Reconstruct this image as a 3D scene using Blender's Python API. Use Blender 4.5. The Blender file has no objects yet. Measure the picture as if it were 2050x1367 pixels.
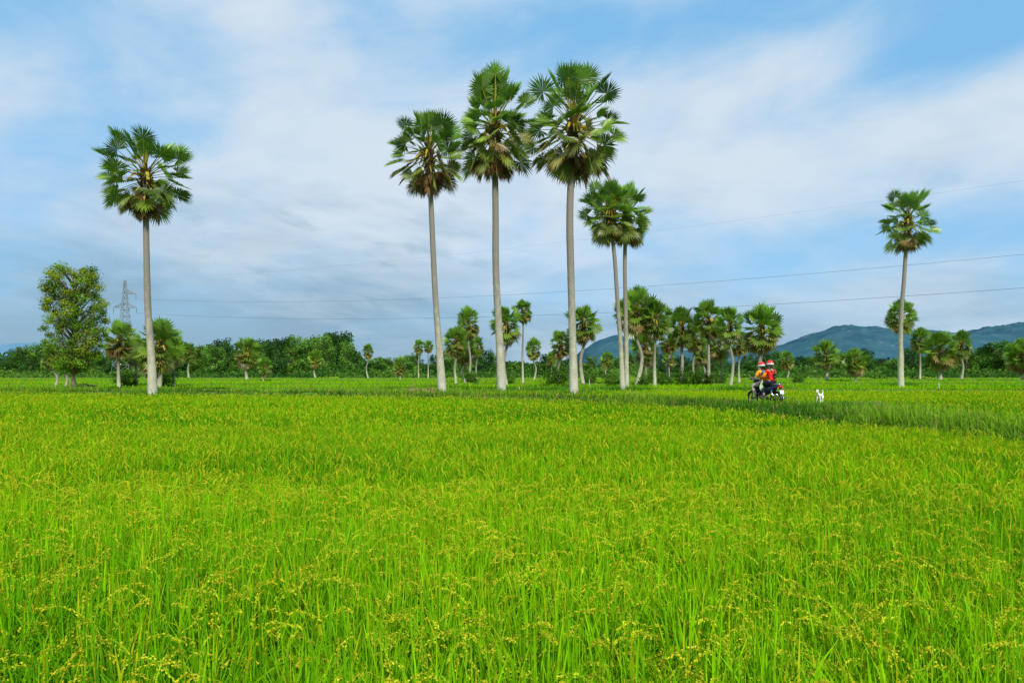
import bpy, math, random
import numpy as np
from mathutils import Vector, Matrix
random.seed(7)
RNG = np.random.default_rng(11)
scene = bpy.context.scene
COL = scene.collection
scene.view_settings.view_transform = 'Standard'
scene.view_settings.look = 'None'
scene.view_settings.exposure = 0
CAM_H = 1.85

# ------------------------------------------------------------------ helpers
def link(o, parent=None):
    COL.objects.link(o)
    if parent is not None:
        o.parent = parent
    return o

def tag(o, label=None, category=None, group=None, kind=None):
    if label: o["label"] = label
    if category: o["category"] = category
    if group: o["group"] = group
    if kind: o["kind"] = kind
    return o

def empty(name, loc=(0, 0, 0), rotz=0.0):
    e = bpy.data.objects.new(name, None)
    e.empty_display_size = 0.3
    e.location = loc
    e.rotation_euler = (0, 0, rotz)
    return link(e)

def mesh_np(name, V, F, mat=None, col=None, smooth=False):
    V = np.asarray(V, dtype=np.float32).reshape(-1, 3)
    F = np.asarray(F, dtype=np.int32)
    n = F.shape[1]
    me = bpy.data.meshes.new(name)
    me.vertices.add(len(V)); me.vertices.foreach_set("co", V.ravel())
    me.loops.add(F.size); me.loops.foreach_set("vertex_index", F.ravel())
    me.polygons.add(len(F))
    me.polygons.foreach_set("loop_start", np.arange(0, F.size, n, dtype=np.int32))
    me.polygons.foreach_set("loop_total", np.full(len(F), n, dtype=np.int32))
    me.polygons.foreach_set("use_smooth", np.full(len(F), smooth, dtype=bool))
    if col is not None:
        a = me.color_attributes.new("Col", 'FLOAT_COLOR', 'POINT')
        c = np.ones((len(V), 4), dtype=np.float32); c[:, :3] = np.clip(np.asarray(col, dtype=np.float32).reshape(-1, 3), 0, 1)
        a.data.foreach_set("color", c.ravel())
    me.update(calc_edges=True)
    if mat: me.materials.append(mat)
    return me

def mesh_py(name, V, F, mat=None, smooth=True, col=None):
    me = bpy.data.meshes.new(name)
    me.from_pydata([tuple(v) for v in V], [], [tuple(f) for f in F])
    if smooth:
        me.polygons.foreach_set("use_smooth", [True] * len(me.polygons))
    me.update()
    if mat: me.materials.append(mat)
    return me

TAB = RNG.random((256, 256))
def vnoise(x, y, s, off=0):
    x = np.asarray(x) / s + 1000.3 + off * 17.7; y = np.asarray(y) / s + 1000.7 + off * 9.1
    xi = np.floor(x).astype(int); yi = np.floor(y).astype(int)
    fx = x - xi; fy = y - yi
    fx = fx * fx * (3 - 2 * fx); fy = fy * fy * (3 - 2 * fy)
    a = TAB[xi & 255, yi & 255]; b = TAB[(xi + 1) & 255, yi & 255]
    c = TAB[xi & 255, (yi + 1) & 255]; d = TAB[(xi + 1) & 255, (yi + 1) & 255]
    return (a * (1 - fx) + b * fx) * (1 - fy) + (c * (1 - fx) + d * fx) * fy
def fbm(x, y, s, off=0):
    return (vnoise(x, y, s, off) * .55 + vnoise(x, y, s * .45, off + 3) * .28 + vnoise(x, y, s * .2, off + 5) * .17)

# ------------------------------------------------------------------ materials
def new_mat(name):
    m = bpy.data.materials.new(name); m.use_nodes = True
    nt = m.node_tree; nt.nodes.clear()
    out = nt.nodes.new('ShaderNodeOutputMaterial')
    return m, nt, out

def leaf_mat(name, transl=0.35, gloss=0.0, rough=.45):
    m, nt, out = new_mat(name)
    at = nt.nodes.new('ShaderNodeAttribute'); at.attribute_name = "Col"
    pb = nt.nodes.new('ShaderNodeBsdfDiffuse')
    tr = nt.nodes.new('ShaderNodeBsdfTranslucent')
    mx = nt.nodes.new('ShaderNodeMixShader'); mx.inputs[0].default_value = transl
    nt.links.new(at.outputs['Color'], pb.inputs['Color']); nt.links.new(at.outputs['Color'], tr.inputs['Color'])
    nt.links.new(pb.outputs[0], mx.inputs[1]); nt.links.new(tr.outputs[0], mx.inputs[2])
    o = mx.outputs[0]
    if gloss:
        gl = nt.nodes.new('ShaderNodeBsdfGlossy'); gl.inputs['Roughness'].default_value = rough; gl.inputs['Color'].default_value = (1, 1, .95, 1)
        m2 = nt.nodes.new('ShaderNodeMixShader'); m2.inputs[0].default_value = gloss
        nt.links.new(o, m2.inputs[1]); nt.links.new(gl.outputs[0], m2.inputs[2]); o = m2.outputs[0]
    nt.links.new(o, out.inputs[0])
    return m

def simple_mat(name, c, rough=0.5, metal=0.0, var=0.12, scale=20.0, c2=None, bump=0.0, spec=0.5):
    m, nt, out = new_mat(name)
    tc = nt.nodes.new('ShaderNodeTexCoord')
    no = nt.nodes.new('ShaderNodeTexNoise'); no.inputs['Scale'].default_value = scale; no.inputs['Detail'].default_value = 6
    nt.links.new(tc.outputs['Object'], no.inputs['Vector'])
    rp = nt.nodes.new('ShaderNodeValToRGB')
    rp.color_ramp.elements[0].position = .35; rp.color_ramp.elements[1].position = .68
    a = [max(0, x * (1 - var)) for x in c]; b = c2 if c2 else [min(1, x * (1 + var)) for x in c]
    rp.color_ramp.elements[0].color = (*a, 1); rp.color_ramp.elements[1].color = (*b, 1)
    nt.links.new(no.outputs['Fac'], rp.inputs[0])
    pb = nt.nodes.new('ShaderNodeBsdfPrincipled')
    pb.inputs['Roughness'].default_value = rough; pb.inputs['Metallic'].default_value = metal
    pb.inputs['Specular IOR Level'].default_value = spec
    nt.links.new(rp.outputs[0], pb.inputs['Base Color'])
    if bump:
        bp = nt.nodes.new('ShaderNodeBump'); bp.inputs['Strength'].default_value = bump; bp.inputs['Distance'].default_value = .03
        nt.links.new(no.outputs['Fac'], bp.inputs['Height']); nt.links.new(bp.outputs[0], pb.inputs['Normal'])
    nt.links.new(pb.outputs[0], out.inputs[0])
    return m

M_RICE = leaf_mat("rice_leaf_material", .38)
M_GRASS = leaf_mat("grass_material", .25)
M_PALM = leaf_mat("palm_leaf_material", .35, .03, .4)
M_LEAF = leaf_mat("tree_leaf_material", .30)
M_BARK = simple_mat("bark_material", (.16, .13, .10), .9, 0, .3, 4, (.26, .22, .17), .6, .1)

def palm_trunk_mat():
    m, nt, out = new_mat("palm_trunk_material")
    N = nt.nodes.new; L = nt.links.new
    at = N('ShaderNodeAttribute'); at.attribute_name = "Col"
    sp = N('ShaderNodeSeparateColor'); L(at.outputs['Color'], sp.inputs[0])
    ge = N('ShaderNodeNewGeometry')
    mp = N('ShaderNodeMapping'); mp.inputs['Scale'].default_value = (3, 3, 1.2)
    L(ge.outputs['Position'], mp.inputs['Vector'])
    no = N('ShaderNodeTexNoise'); no.inputs['Scale'].default_value = 1.6; no.inputs['Detail'].default_value = 8; no.inputs['Roughness'].default_value = .7
    L(mp.outputs[0], no.inputs['Vector'])
    ad = N('ShaderNodeMath'); ad.operation = 'MULTIPLY_ADD'; ad.inputs[1].default_value = 1.0
    L(no.outputs['Fac'], ad.inputs[0]); L(sp.outputs[0], ad.inputs[2])
    rp = N('ShaderNodeValToRGB'); e = rp.color_ramp.elements
    e[0].position = .40; e[0].color = (.54, .52, .46, 1)
    e[1].position = 1.25 if False else 1.0; e[1].color = (.23, .21, .18, 1)
    k = e.new(.64); k.color = (.42, .41, .29, 1)
    k = e.new(.84); k.color = (.30, .28, .22, 1)
    L(ad.outputs[0], rp.inputs[0])
    wv = N('ShaderNodeTexWave'); wv.bands_direction = 'Z'; wv.inputs['Scale'].default_value = 2.6
    wv.inputs['Distortion'].default_value = 3.0; wv.inputs['Detail'].default_value = 3; wv.inputs['Detail Scale'].default_value = 3
    L(ge.outputs['Position'], wv.inputs['Vector'])
    mr = N('ShaderNodeMapRange'); mr.inputs[3].default_value = .80; mr.inputs[4].default_value = 1.06
    L(wv.outputs['Fac'], mr.inputs[0])
    vm = N('ShaderNodeVectorMath'); vm.operation = 'SCALE'
    L(rp.outputs[0], vm.inputs[0]); L(mr.outputs[0], vm.inputs['Scale'])
    pb = N('ShaderNodeBsdfPrincipled'); pb.inputs['Roughness'].default_value = .92; pb.inputs['Specular IOR Level'].default_value = .15
    L(vm.outputs[0], pb.inputs['Base Color'])
    bp = N('ShaderNodeBump'); bp.inputs['Strength'].default_value = .35; bp.inputs['Distance'].default_value = .03
    L(no.outputs['Fac'], bp.inputs['Height']); L(bp.outputs[0], pb.inputs['Normal'])
    L(pb.outputs[0], out.inputs[0])
    return m
M_PTRUNK = palm_trunk_mat()

# ------------------------------------------------------------------ world
world = bpy.data.worlds.new("World"); scene.world = world; world.use_nodes = True
nt = world.node_tree; nt.nodes.clear()
N = nt.nodes.new; L = nt.links.new
def mth(op, a, b=None, c=None, clamp=False):
    n = N('ShaderNodeMath'); n.operation = op; n.use_clamp = clamp
    for i, s in enumerate((a, b, c)):
        if s is None: continue
        if isinstance(s, (int, float)): n.inputs[i].default_value = s
        else: L(s, n.inputs[i])
    return n.outputs[0]
def sstep(x, a, b):
    n = N('ShaderNodeMapRange'); n.interpolation_type = 'SMOOTHSTEP'
    L(x, n.inputs[0]); n.inputs[1].default_value = a; n.inputs[2].default_value = b
    return n.outputs[0]
SUN_EL, SUN_ROT = math.radians(38), math.radians(165)
sky = N('ShaderNodeTexSky'); sky.sky_type = 'NISHITA'; sky.sun_disc = False
sky.sun_elevation = SUN_EL; sky.sun_rotation = SUN_ROT; sky.air_density = 1.0; sky.dust_density = .6; sky.ozone_density = 1.0
tc = N('ShaderNodeTexCoord')
sx = N('ShaderNodeSeparateXYZ'); L(tc.outputs['Generated'], sx.inputs[0])
X, Y, Z = sx.outputs
az = mth('ARCTAN2', X, Y)
def blob(a0, z0, wa, wz, tilt=0.0):
    da = mth('SUBTRACT', az, a0); dz = mth('SUBTRACT', Z, z0)
    if tilt: dz = mth('SUBTRACT', dz, mth('MULTIPLY', da, tilt))
    p = mth('DIVIDE', da, wa); q = mth('DIVIDE', dz, wz)
    s = mth('ADD', mth('MULTIPLY', p, p), mth('MULTIPLY', q, q))
    return mth('EXPONENT', mth('MULTIPLY', s, -1))
def noise(scale, rot, sc, detail=5, rough=.5, dist=0, loc=(0, 0, 0)):
    rt = N('ShaderNodeMapping'); rt.inputs['Rotation'].default_value = rot
    mp = N('ShaderNodeMapping'); mp.inputs['Scale'].default_value = sc; mp.inputs['Location'].default_value = loc
    L(tc.outputs['Generated'], rt.inputs['Vector']); L(rt.outputs[0], mp.inputs['Vector'])
    n = N('ShaderNodeTexNoise'); n.inputs['Scale'].default_value = scale; n.inputs['Detail'].default_value = detail
    n.inputs['Roughness'].default_value = rough; n.inputs['Distortion'].default_value = dist
    L(mp.outputs[0], n.inputs['Vector']); return n.outputs['Fac']
n_veil = noise(2.6, (0, math.radians(6), 0), (1, 1, 1.8), 6, .55, .4)
n_streak = noise(5.0, (0, math.radians(10), 0), (1, 1, 2.4), 7, .56, .4, (3, 1, 2))
n_low = noise(4.5, (0, math.radians(-4), 0), (1, 1, 4.0), 7, .56, .3, (1, 5, 0))
n_puff = noise(11.0, (0, math.radians(-8), 0), (1, 1, 2.8), 5, .5, .3, (7, 2, 1))
cov = mth('ADD', mth('MULTIPLY', n_veil, 1.4), mth('MULTIPLY', n_streak, 1.15))
cov = mth('SUBTRACT', cov, .70)
for (b, w) in ((blob(.60, .385, .14, .05, .05), -.65), (blob(-.60, .40, .22, .08), -.46), (blob(.05, .44, .24, .06), -.52),
               (blob(.44, .44, .22, .03), -.40), (blob(.40, .375, .22, .030, .16), .30), (blob(-.33, .42, .13, .10, -.4), .32), (blob(.42, .27, .34, .06, -.05), .50),
               (blob(-.22, .22, .28, .08, -.1), .38), (blob(.50, .165, .22, .045), -.40)):
    cov = mth('ADD', cov, mth('MULTIPLY', b, w))
cover = sstep(cov, -.05, 1.0)
grey = mth('ADD', mth('MULTIPLY', sstep(Z, .20, .02), .72), mth('MULTIPLY', blob(-.50, .09, .50, .10), .50))
grey = mth('ADD', grey, mth('MULTIPLY', mth('SUBTRACT', n_low, .5), 2.0))
grey = mth('ADD', grey, mth('MULTIPLY', mth('MULTIPLY', sstep(n_puff, .50, .66), blob(-.22, .18, .36, .08)), .38))
grey = mth('MULTIPLY', grey, sstep(Z, .36, .17), None, True)
mixc = N('ShaderNodeMix'); mixc.data_type = 'RGBA'
mixc.inputs['A'].default_value = (.66, .765, .87, 1); mixc.inputs['B'].default_value = (.28, .44, .58, 1)
L(grey, mixc.inputs['Factor'])
low = sstep(Z, .17, .03)
covf = mth('MAXIMUM', cover, mth('MULTIPLY', low, .93), None, True)
b1 = N('ShaderNodeBackground'); b1.inputs['Strength'].default_value = .12
L(sky.outputs[0], b1.inputs['Color'])
bh = N('ShaderNodeBackground'); bh.inputs['Color'].default_value = (.24, .58, .94, 1); bh.inputs['Strength'].default_value = 1.0
mh = N('ShaderNodeMixShader'); mh.inputs[0].default_value = .78; L(b1.outputs[0], mh.inputs[1]); L(bh.outputs[0], mh.inputs[2])
b2 = N('ShaderNodeBackground'); b2.inputs['Strength'].default_value = 1.0
L(mixc.outputs['Result'], b2.inputs['Color'])
mxs = N('ShaderNodeMixShader'); L(covf, mxs.inputs[0]); L(mh.outputs[0], mxs.inputs[1]); L(b2.outputs[0], mxs.inputs[2])
wo = N('ShaderNodeOutputWorld'); L(mxs.outputs[0], wo.inputs[0])

sun = bpy.data.lights.new("sun", 'SUN'); sun.energy = 4.4; sun.angle = math.radians(2.0); sun.color = (1, .95, .86)
so = bpy.data.objects.new("sun", sun); link(so)
sd = Vector((math.sin(SUN_ROT) * math.cos(SUN_EL), math.cos(SUN_ROT) * math.cos(SUN_EL), math.sin(SUN_EL)))
so.rotation_euler = (-sd).to_track_quat('-Z', 'Y').to_euler(); so.location = (0, 0, 60)

# ------------------------------------------------------------------ camera
cam = bpy.data.cameras.new("camera"); cam.lens = 24; cam.sensor_width = 36; cam.clip_end = 9000; cam.clip_start = .1
cam.shift_y = .030
co = bpy.data.objects.new("camera", cam); link(co)
co.location = (0, 0, CAM_H); co.rotation_euler = (math.radians(90), 0, 0); scene.camera = co

# ------------------------------------------------------------------ ground
def ground_mat():
    m, nt, out = new_mat("field_ground_material")
    N = nt.nodes.new; L = nt.links.new
    ge = N('ShaderNodeNewGeometry')
    mp = N('ShaderNodeMapping'); mp.inputs['Scale'].default_value = (.012, .05, 1); L(ge.outputs['Position'], mp.inputs['Vector'])
    no = N('ShaderNodeTexNoise'); no.inputs['Scale'].default_value = 1; no.inputs['Detail'].default_value = 7; L(mp.outputs[0], no.inputs['Vector'])
    rp = N('ShaderNodeValToRGB'); e = rp.color_ramp.elements
    e[0].position = .3; e[0].color = (.19, .36, .012, 1); e[1].position = .7; e[1].color = (.32, .46, .014, 1)
    L(no.outputs['Fac'], rp.inputs[0])
    n2 = N('ShaderNodeTexNoise'); n2.inputs['Scale'].default_value = 3; n2.inputs['Detail'].default_value = 5; L(ge.outputs['Position'], n2.inputs['Vector'])
    r2 = N('ShaderNodeValToRGB'); e = r2.color_ramp.elements
    e[0].position = .35; e[0].color = (.03, .08, .008, 1); e[1].position = .7; e[1].color = (.09, .19, .012, 1)
    L(n2.outputs['Fac'], r2.inputs[0])
    sp = N('ShaderNodeSeparateXYZ'); L(ge.outputs['Position'], sp.inputs[0])
    mr = N('ShaderNodeMapRange'); mr.inputs[1].default_value = 25; mr.inputs[2].default_value = 50; L(sp.outputs[1], mr.inputs[0])
    mx = N('ShaderNodeMix'); mx.data_type = 'RGBA'; L(mr.outputs[0], mx.inputs['Factor']); L(r2.outputs[0], mx.inputs['A']); L(rp.outputs[0], mx.inputs['B'])
    pb = N('ShaderNodeBsdfDiffuse')
    L(mx.outputs['Result'], pb.inputs['Color']); L(pb.outputs[0], out.inputs[0])
    return m
S = 5000
g = bpy.data.objects.new("ground", mesh_py("ground", [(-S, -300, 0), (S, -300, 0), (S, S, 0), (-S, S, 0)], [(0, 1, 2, 3)], ground_mat(), False))
link(g); tag(g, "flat ground of green rice paddies", kind="structure")

DIKE = np.array([(15, -2), (13.4, 6), (12.3, 11), (11.6, 15), (10.95, 19), (10.4, 23), (9.6, 26.5), (8.0, 30), (4.8, 34), (0, 37.6), (-6, 41), (-13, 43.6), (-21, 45.2), (-30, 47), (-45, 51), (-75, 58), (-130, 70)], float)
def resample(P, step):
    P = np.asarray(P, float); out = []
    n = len(P)
    for i in range(n - 1):
        p0 = P[max(i - 1, 0)]; p1 = P[i]; p2 = P[i + 1]; p3 = P[min(i + 2, n - 1)]
        m = max(1, int(np.linalg.norm(p2 - p1) / step))
        for k in range(m):
            t = k / m
            out.append(.5 * ((2 * p1) + (-p0 + p2) * t + (2 * p0 - 5 * p1 + 4 * p2 - p3) * t * t + (-p0 + 3 * p1 - 3 * p2 + p3) * t ** 3))
    out.append(P[-1]); return np.array(out)
DK = resample(DIKE, .5)
def dist_to(P, x, y, chunk=40000):
    res = np.empty(len(x)); Q = P
    for i in range(0, len(x), chunk):
        xx = x[i:i + chunk, None]; yy = y[i:i + chunk, None]
        res[i:i + chunk] = np.sqrt(((xx - Q[None, :, 0]) ** 2 + (yy - Q[None, :, 1]) ** 2).min(1))
    return res
BUNDS = [
    (np.array([(11.2, 29), (25, 31.5), (50, 33), (90, 36)], float), .32),
    (np.array([(-110, 66), (-50, 63), (0, 61), (30, 57), (60, 58), (120, 61)], float), .36),
    (np.array([(-140, 86), (-40, 84), (40, 87), (150, 83)], float), .36),
    (np.array([(-200, 118), (-60, 122), (70, 116), (220, 120)], float), .45),
    (np.array([(-260, 165), (0, 160), (260, 168)], float), .5),
    (np.array([(2, 60), (8, 85), (12, 120), (18, 165)], float), .25),
    (np.array([(-40, 52), (-50, 84), (-62, 121)], float), .25),
]
BD = [resample(b, .8) for b, _ in BUNDS]

def bank_mat(name, dirt):
    m, nt, out = new_mat(name)
    N = nt.nodes.new; L = nt.links.new
    at = N('ShaderNodeAttribute'); at.attribute_name = "Col"
    sp = N('ShaderNodeSeparateColor'); L(at.outputs['Color'], sp.inputs[0])
    ge = N('ShaderNodeNewGeometry')
    no = N('ShaderNodeTexNoise'); no.inputs['Scale'].default_value = 2.5; no.inputs['Detail'].default_value = 8; L(ge.outputs['Position'], no.inputs['Vector'])
    r = N('ShaderNodeValToRGB'); r.color_ramp.elements[0].position = .35; r.color_ramp.elements[0].color = (.04, .10, .012, 1)
    r.color_ramp.elements[1].position = .68; r.color_ramp.elements[1].color = (.11, .22, .02, 1); L(no.outputs['Fac'], r.inputs[0])
    d = N('ShaderNodeValToRGB'); d.color_ramp.elements[0].color = (.14, .10, .055, 1); d.color_ramp.elements[1].color = (.30, .23, .13, 1); L(no.outputs['Fac'], d.inputs[0])
    f = N('ShaderNodeMath'); f.operation = 'MULTIPLY'; f.inputs[1].default_value = dirt; L(sp.outputs[0], f.inputs[0])
    mx = N('ShaderNodeMix'); mx.data_type = 'RGBA'; L(f.outputs[0], mx.inputs['Factor']); L(r.outputs[0], mx.inputs['A']); L(d.outputs[0], mx.inputs['B'])
    pb = N('ShaderNodeBsdfDiffuse')
    L(mx.outputs['Result'], pb.inputs['Color']); L(pb.outputs[0], out.inputs[0]); return m
def berm(name, P, offs, zs, dirt, mat, label):
    T = np.gradient(P, axis=0); T /= np.linalg.norm(T, axis=1)[:, None]
    Nn = np.stack([-T[:, 1], T[:, 0]], 1)
    V = []; C = []
    for o, z, d in zip(offs, zs, dirt):
        q = P + Nn * (o + .18 * (fbm(P[:, 0], P[:, 1], 2.0, int(o * 10) + 30)[:, None] - .5))
        zz = z + (.12 * (fbm(q[:, 0], q[:, 1], 1.2, 4) - .5) if z > 0 else 0)
        V.append(np.column_stack([q, np.broadcast_to(zz, (len(q),))])); C.append(np.tile([d, d, d], (len(q), 1)))
    m = len(offs); n = len(P)
    V = np.stack(V, 1).reshape(-1, 3); C = np.stack(C, 1).reshape(-1, 3)
    i = np.arange(n - 1)[:, None] * m + np.arange(m - 1)[None, :]
    F = np.stack([i, i + m, i + m + 1, i + 1], -1).reshape(-1, 4)
    o = bpy.data.objects.new(name, mesh_np(name, V, F, mat, C, True)); link(o)
    tag(o, label, kind="structure"); return o
M_DIKE = bank_mat("dike_material", .8); M_BUND = bank_mat("bund_material", .5)
berm("path", DK, [-2.2, -1.5, -.95, -.45, 0, .45, .95, 1.5, 2.2], [-.05, .40, .57, .53, .57, .53, .57, .40, -.05], [0, 0, .1, .9, .3, .9, .1, 0, 0], M_DIKE, "raised earth path overgrown with grass between paddies")
for (b, h), P in zip(BUNDS, BD):
    berm("field_bund", P, [-.7, -.3, 0, .3, .7], [-.05, h, h + .05, h, -.05], [0, .3, .8, .3, 0], M_BUND, "low grassy bund between rice paddies")

# ------------------------------------------------------------------ blades
def blades(pos, z0, length, az_, lean, half_w, K, c_base, c_tip, droop=.25, wa=None, belly=1.8):
    n = len(pos)
    t = np.linspace(0, 1, K)[None, :]
    ln = length[:, None]; le = lean[:, None]
    hor = ln * le * (t ** 1.7)
    ver = ln * (t * np.sqrt(np.clip(1 - le ** 2 * .5, .1, 1)) - droop * le * t ** 3)
    d = np.stack([np.cos(az_), np.sin(az_)], 1)
    cx = pos[:, 0, None] + d[:, 0, None] * hor; cy = pos[:, 1, None] + d[:, 1, None] * hor
    cz = z0[:, None] + ver
    if wa is None: wa = RNG.random(n) * 2 * math.pi
    sx_, sy_ = np.cos(wa)[:, None], np.sin(wa)[:, None]
    w = half_w[:, None] * np.clip(1.10 - t ** belly, .08, 1)
    Lf = np.stack([cx - sx_ * w, cy - sy_ * w, cz], -1); Rt = np.stack([cx + sx_ * w, cy + sy_ * w, cz], -1)
    V = np.stack([Lf, Rt], 2).reshape(-1, 3)
    base = (np.arange(n) * K * 2)[:, None] + (np.arange(K - 1) * 2)[None, :]
    F = np.stack([base, base + 1, base + 3, base + 2], -1).reshape(-1, 4)
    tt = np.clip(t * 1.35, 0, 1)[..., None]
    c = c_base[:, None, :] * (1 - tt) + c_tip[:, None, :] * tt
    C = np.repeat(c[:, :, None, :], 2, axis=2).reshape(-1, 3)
    return V, F, C
def merge(parts):
    V, F, C, o = [], [], [], 0
    for v, f, c in parts:
        V.append(v); F.append(f + o); C.append(c); o += len(v)
    return np.concatenate(V), np.concatenate(F), np.concatenate(C)
def wedge(n, y0, y1, k=.80, m=.6):
    y = np.sqrt(RNG.random(n) * (y1 ** 2 - y0 ** 2) + y0 ** 2)
    x = (RNG.random(n) * 2 - 1) * (k * y + m)
    return x, y
def rice_height(x, y):
    base = np.interp(y, [0, 5, 14, 20], [.80, .76, .59, .55])
    h = base + .16 * (fbm(x, y, 3.0, 1) - .5) + .10 * (vnoise(x, y, .6, 2) - .5)
    dip = np.exp(-((x + 4.0) / .9) ** 2 - ((y - 9.3) / .7) ** 2) + .6 * np.exp(-((x + 2.6) / .5) ** 2 - ((y - 8.6) / .4) ** 2)
    return h * (1 - .36 * dip)
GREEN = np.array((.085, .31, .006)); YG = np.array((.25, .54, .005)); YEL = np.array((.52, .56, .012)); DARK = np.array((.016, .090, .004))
def rice_cols(x, y, n, yel=0.0):
    p = fbm(x, y, 4, 8)
    m = np.clip(.48 + 1.5 * (p - .5) + RNG.normal(0, .26, n) + yel, 0, 1)[:, None]
    tip = GREEN * (1 - m) + YG * m
    yy = (RNG.random(n) < .10 + yel * .2)[:, None]
    tip = np.where(yy, YEL * (.7 + .3 * RNG.random((n, 1))), tip)
    tip = tip * (.74 + .48 * RNG.random((n, 1)))
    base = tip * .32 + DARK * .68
    return base, tip
def ok_mask(x, y, dm=1.75, bm=.55):
    k = np.ones(len(x), bool)
    s = y < 75
    dd = dist_to(DK, x[s], y[s]); k[np.where(s)[0][dd < dm]] = False
    for P in BD:
        x0, x1, y0, y1 = P[:, 0].min() - 1, P[:, 0].max() + 1, P[:, 1].min() - 1, P[:, 1].max() + 1
        s = (x > x0) & (x < x1) & (y > y0) & (y < y1)
        if s.any():
            dd = dist_to(P, x[s], y[s]); k[np.where(s)[0][dd < bm]] = False
    return k
def clump(x, y, cs, sp):
    i = np.floor(x / cs).astype(int); j = np.floor(y / cs).astype(int)
    jx = TAB[i & 255, j & 255]; jy = TAB[(i + 91) & 255, (j + 57) & 255]
    cx = (i + .1 + .8 * jx) * cs; cy = (j + .1 + .8 * jy) * cs
    ox = RNG.normal(0, sp, len(x)); oy = RNG.normal(0, sp, len(x))
    return cx + ox, cy + oy, np.arctan2(oy, ox) + RNG.normal(0, .6, len(x)), TAB[(i + 13) & 255, (j + 201) & 255]
parts = []
for (n, y0, y1, K, hw, zlo, cs) in ((84000, 1.5, 7, 6, .0070, .30, .17), (108000, 7, 17, 4, .0105, .25, .22), (130000, 17, 50, 3, .022, .2, 0), (105000, 50, 155, 2, .08, .05, 0)):
    x, y = wedge(n, y0, y1); a = RNG.random(n) * 2 * math.pi; cr = np.full(n, .5)
    if cs: x, y, a, cr = clump(x, y, cs, cs * .24)
    k = ok_mask(x, y); x, y, a, cr = x[k], y[k], a[k], cr[k]; n = len(x)
    H = rice_height(x, y) * (.92 + .16 * cr)
    z0 = RNG.random(n) * zlo
    top = .78 + .34 * RNG.random(n) if y1 < 20 else .84 + .22 * RNG.random(n)
    ln = (H - z0) * top
    lean = np.clip(np.abs(RNG.normal(.34, .26, n)), 0, 1.0)
    cb, ct = rice_cols(x, y, n, 0.0 if y1 < 20 else (.08 if y1 < 60 else .28))
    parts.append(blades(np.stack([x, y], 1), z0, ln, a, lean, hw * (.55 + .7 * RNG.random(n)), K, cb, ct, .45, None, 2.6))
for (n, y0, y1, K, hw, cs) in ((11000, 6.0, 17, 5, .0085, .22), (18000, 17, 50, 3, .016, 0)):
    x, y = wedge(n, y0, y1); a = RNG.random(n) * 6.28
    if cs: x, y, a, _ = clump(x, y, cs, cs * .17)
    k = ok_mask(x, y); x, y, a = x[k], y[k], a[k]; n = len(x)
    H = rice_height(x, y)
    c = np.array((.38, .51, .015)) * (.75 + .45 * RNG.random((n, 1))) + np.array((.10, .0, 0)) * RNG.random((n, 1))
    parts.append(blades(np.stack([x, y], 1), H * (.76 + .16 * RNG.random(n)), .18 + .08 * RNG.random(n), a, .55 + .35 * RNG.random(n), hw * (.7 + .5 * RNG.random(n)), K, c * .8, c, 1.25, None, 3))
n = 4800
x, y = wedge(n, 1.6, 7.5); x, y, a, _ = clump(x, y, .17, .035)
k = ok_mask(x, y); x, y, a = x[k], y[k], a[k]; n = len(x)
H = rice_height(x, y) * (.68 + .22 * RNG.random(n))
Lp = .20 + .08 * RNG.random(n); nod = .75 + .55 * RNG.random(n)
cpan = np.array((.58, .58, .03))[None] * (.80 + .4 * RNG.random((n, 1))); cpan[:, 0] += .12 * RNG.random(n) ** 2
def pan_pos(t):
    hx = Lp[:, None] * (.20 * t + .62 * t ** 1.8); hz = Lp[:, None] * (.75 * t - .80 * nod[:, None] * t ** 2.3)
    return np.stack([x[:, None] + np.cos(a)[:, None] * hx, y[:, None] + np.sin(a)[:, None] * hx, H[:, None] + hz], -1)
G = 42
t = (np.arange(G) / (G - 1))[None, :] * np.ones((n, 1))
P0 = pan_pos(.22 + .78 * t); spread = (.0018 + .0042 * np.sin(np.clip(t, 0, 1) * 2.9))[..., None]
P0 = P0 + RNG.normal(0, 1, P0.shape) * spread - np.array([0, 0, .006]) * t[..., None]
tg = pan_pos(np.clip(.22 + .78 * t + .04, 0, 1.1)) - pan_pos(.22 + .78 * t); tg /= np.linalg.norm(tg, axis=-1, keepdims=True)
ax = tg + RNG.normal(0, .28, P0.shape); ax /= np.linalg.norm(ax, axis=-1, keepdims=True)
sd_ = np.cross(ax, RNG.normal(0, 1, ax.shape)); sd_ /= np.linalg.norm(sd_, axis=-1, keepdims=True)
gl = .0072; gw = .0038
Vg = np.stack([P0 - ax * gl, P0 + sd_ * gw, P0 + ax * gl, P0 - sd_ * gw], 2).reshape(-1, 3)
Fg = np.arange(len(Vg)).reshape(-1, 4)
Cg = np.repeat((cpan[:, None, :] * (.75 + .5 * RNG.random((n, G, 1))))[:, :, None, :], 4, 2).reshape(-1, 3)
parts.append((Vg, Fg, Cg))
st = np.linspace(0, 1, 7)[None, :] * np.ones((n, 1)); Ps = pan_pos(st)
low_ = np.stack([x - .03 * np.cos(a), y - .03 * np.sin(a), H * .3], -1)[:, None, :]
Ps = np.concatenate([low_, Ps], 1)
w_ = RNG.random(n) * 6.28; wv = np.stack([np.cos(w_), np.sin(w_), 0 * w_], -1)[:, None, :] * .0024
Vs = np.stack([Ps - wv, Ps + wv], 2).reshape(-1, 3); KK = 8
bs = (np.arange(n) * KK * 2)[:, None] + (np.arange(KK - 1) * 2)[None, :]
Fs = np.stack([bs, bs + 1, bs + 3, bs + 2], -1).reshape(-1, 4)
parts.append((Vs, Fs, np.repeat(cpan * np.array((.42, .85, .4)), KK * 2, axis=0)))
V, F, C = merge(parts)
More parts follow.
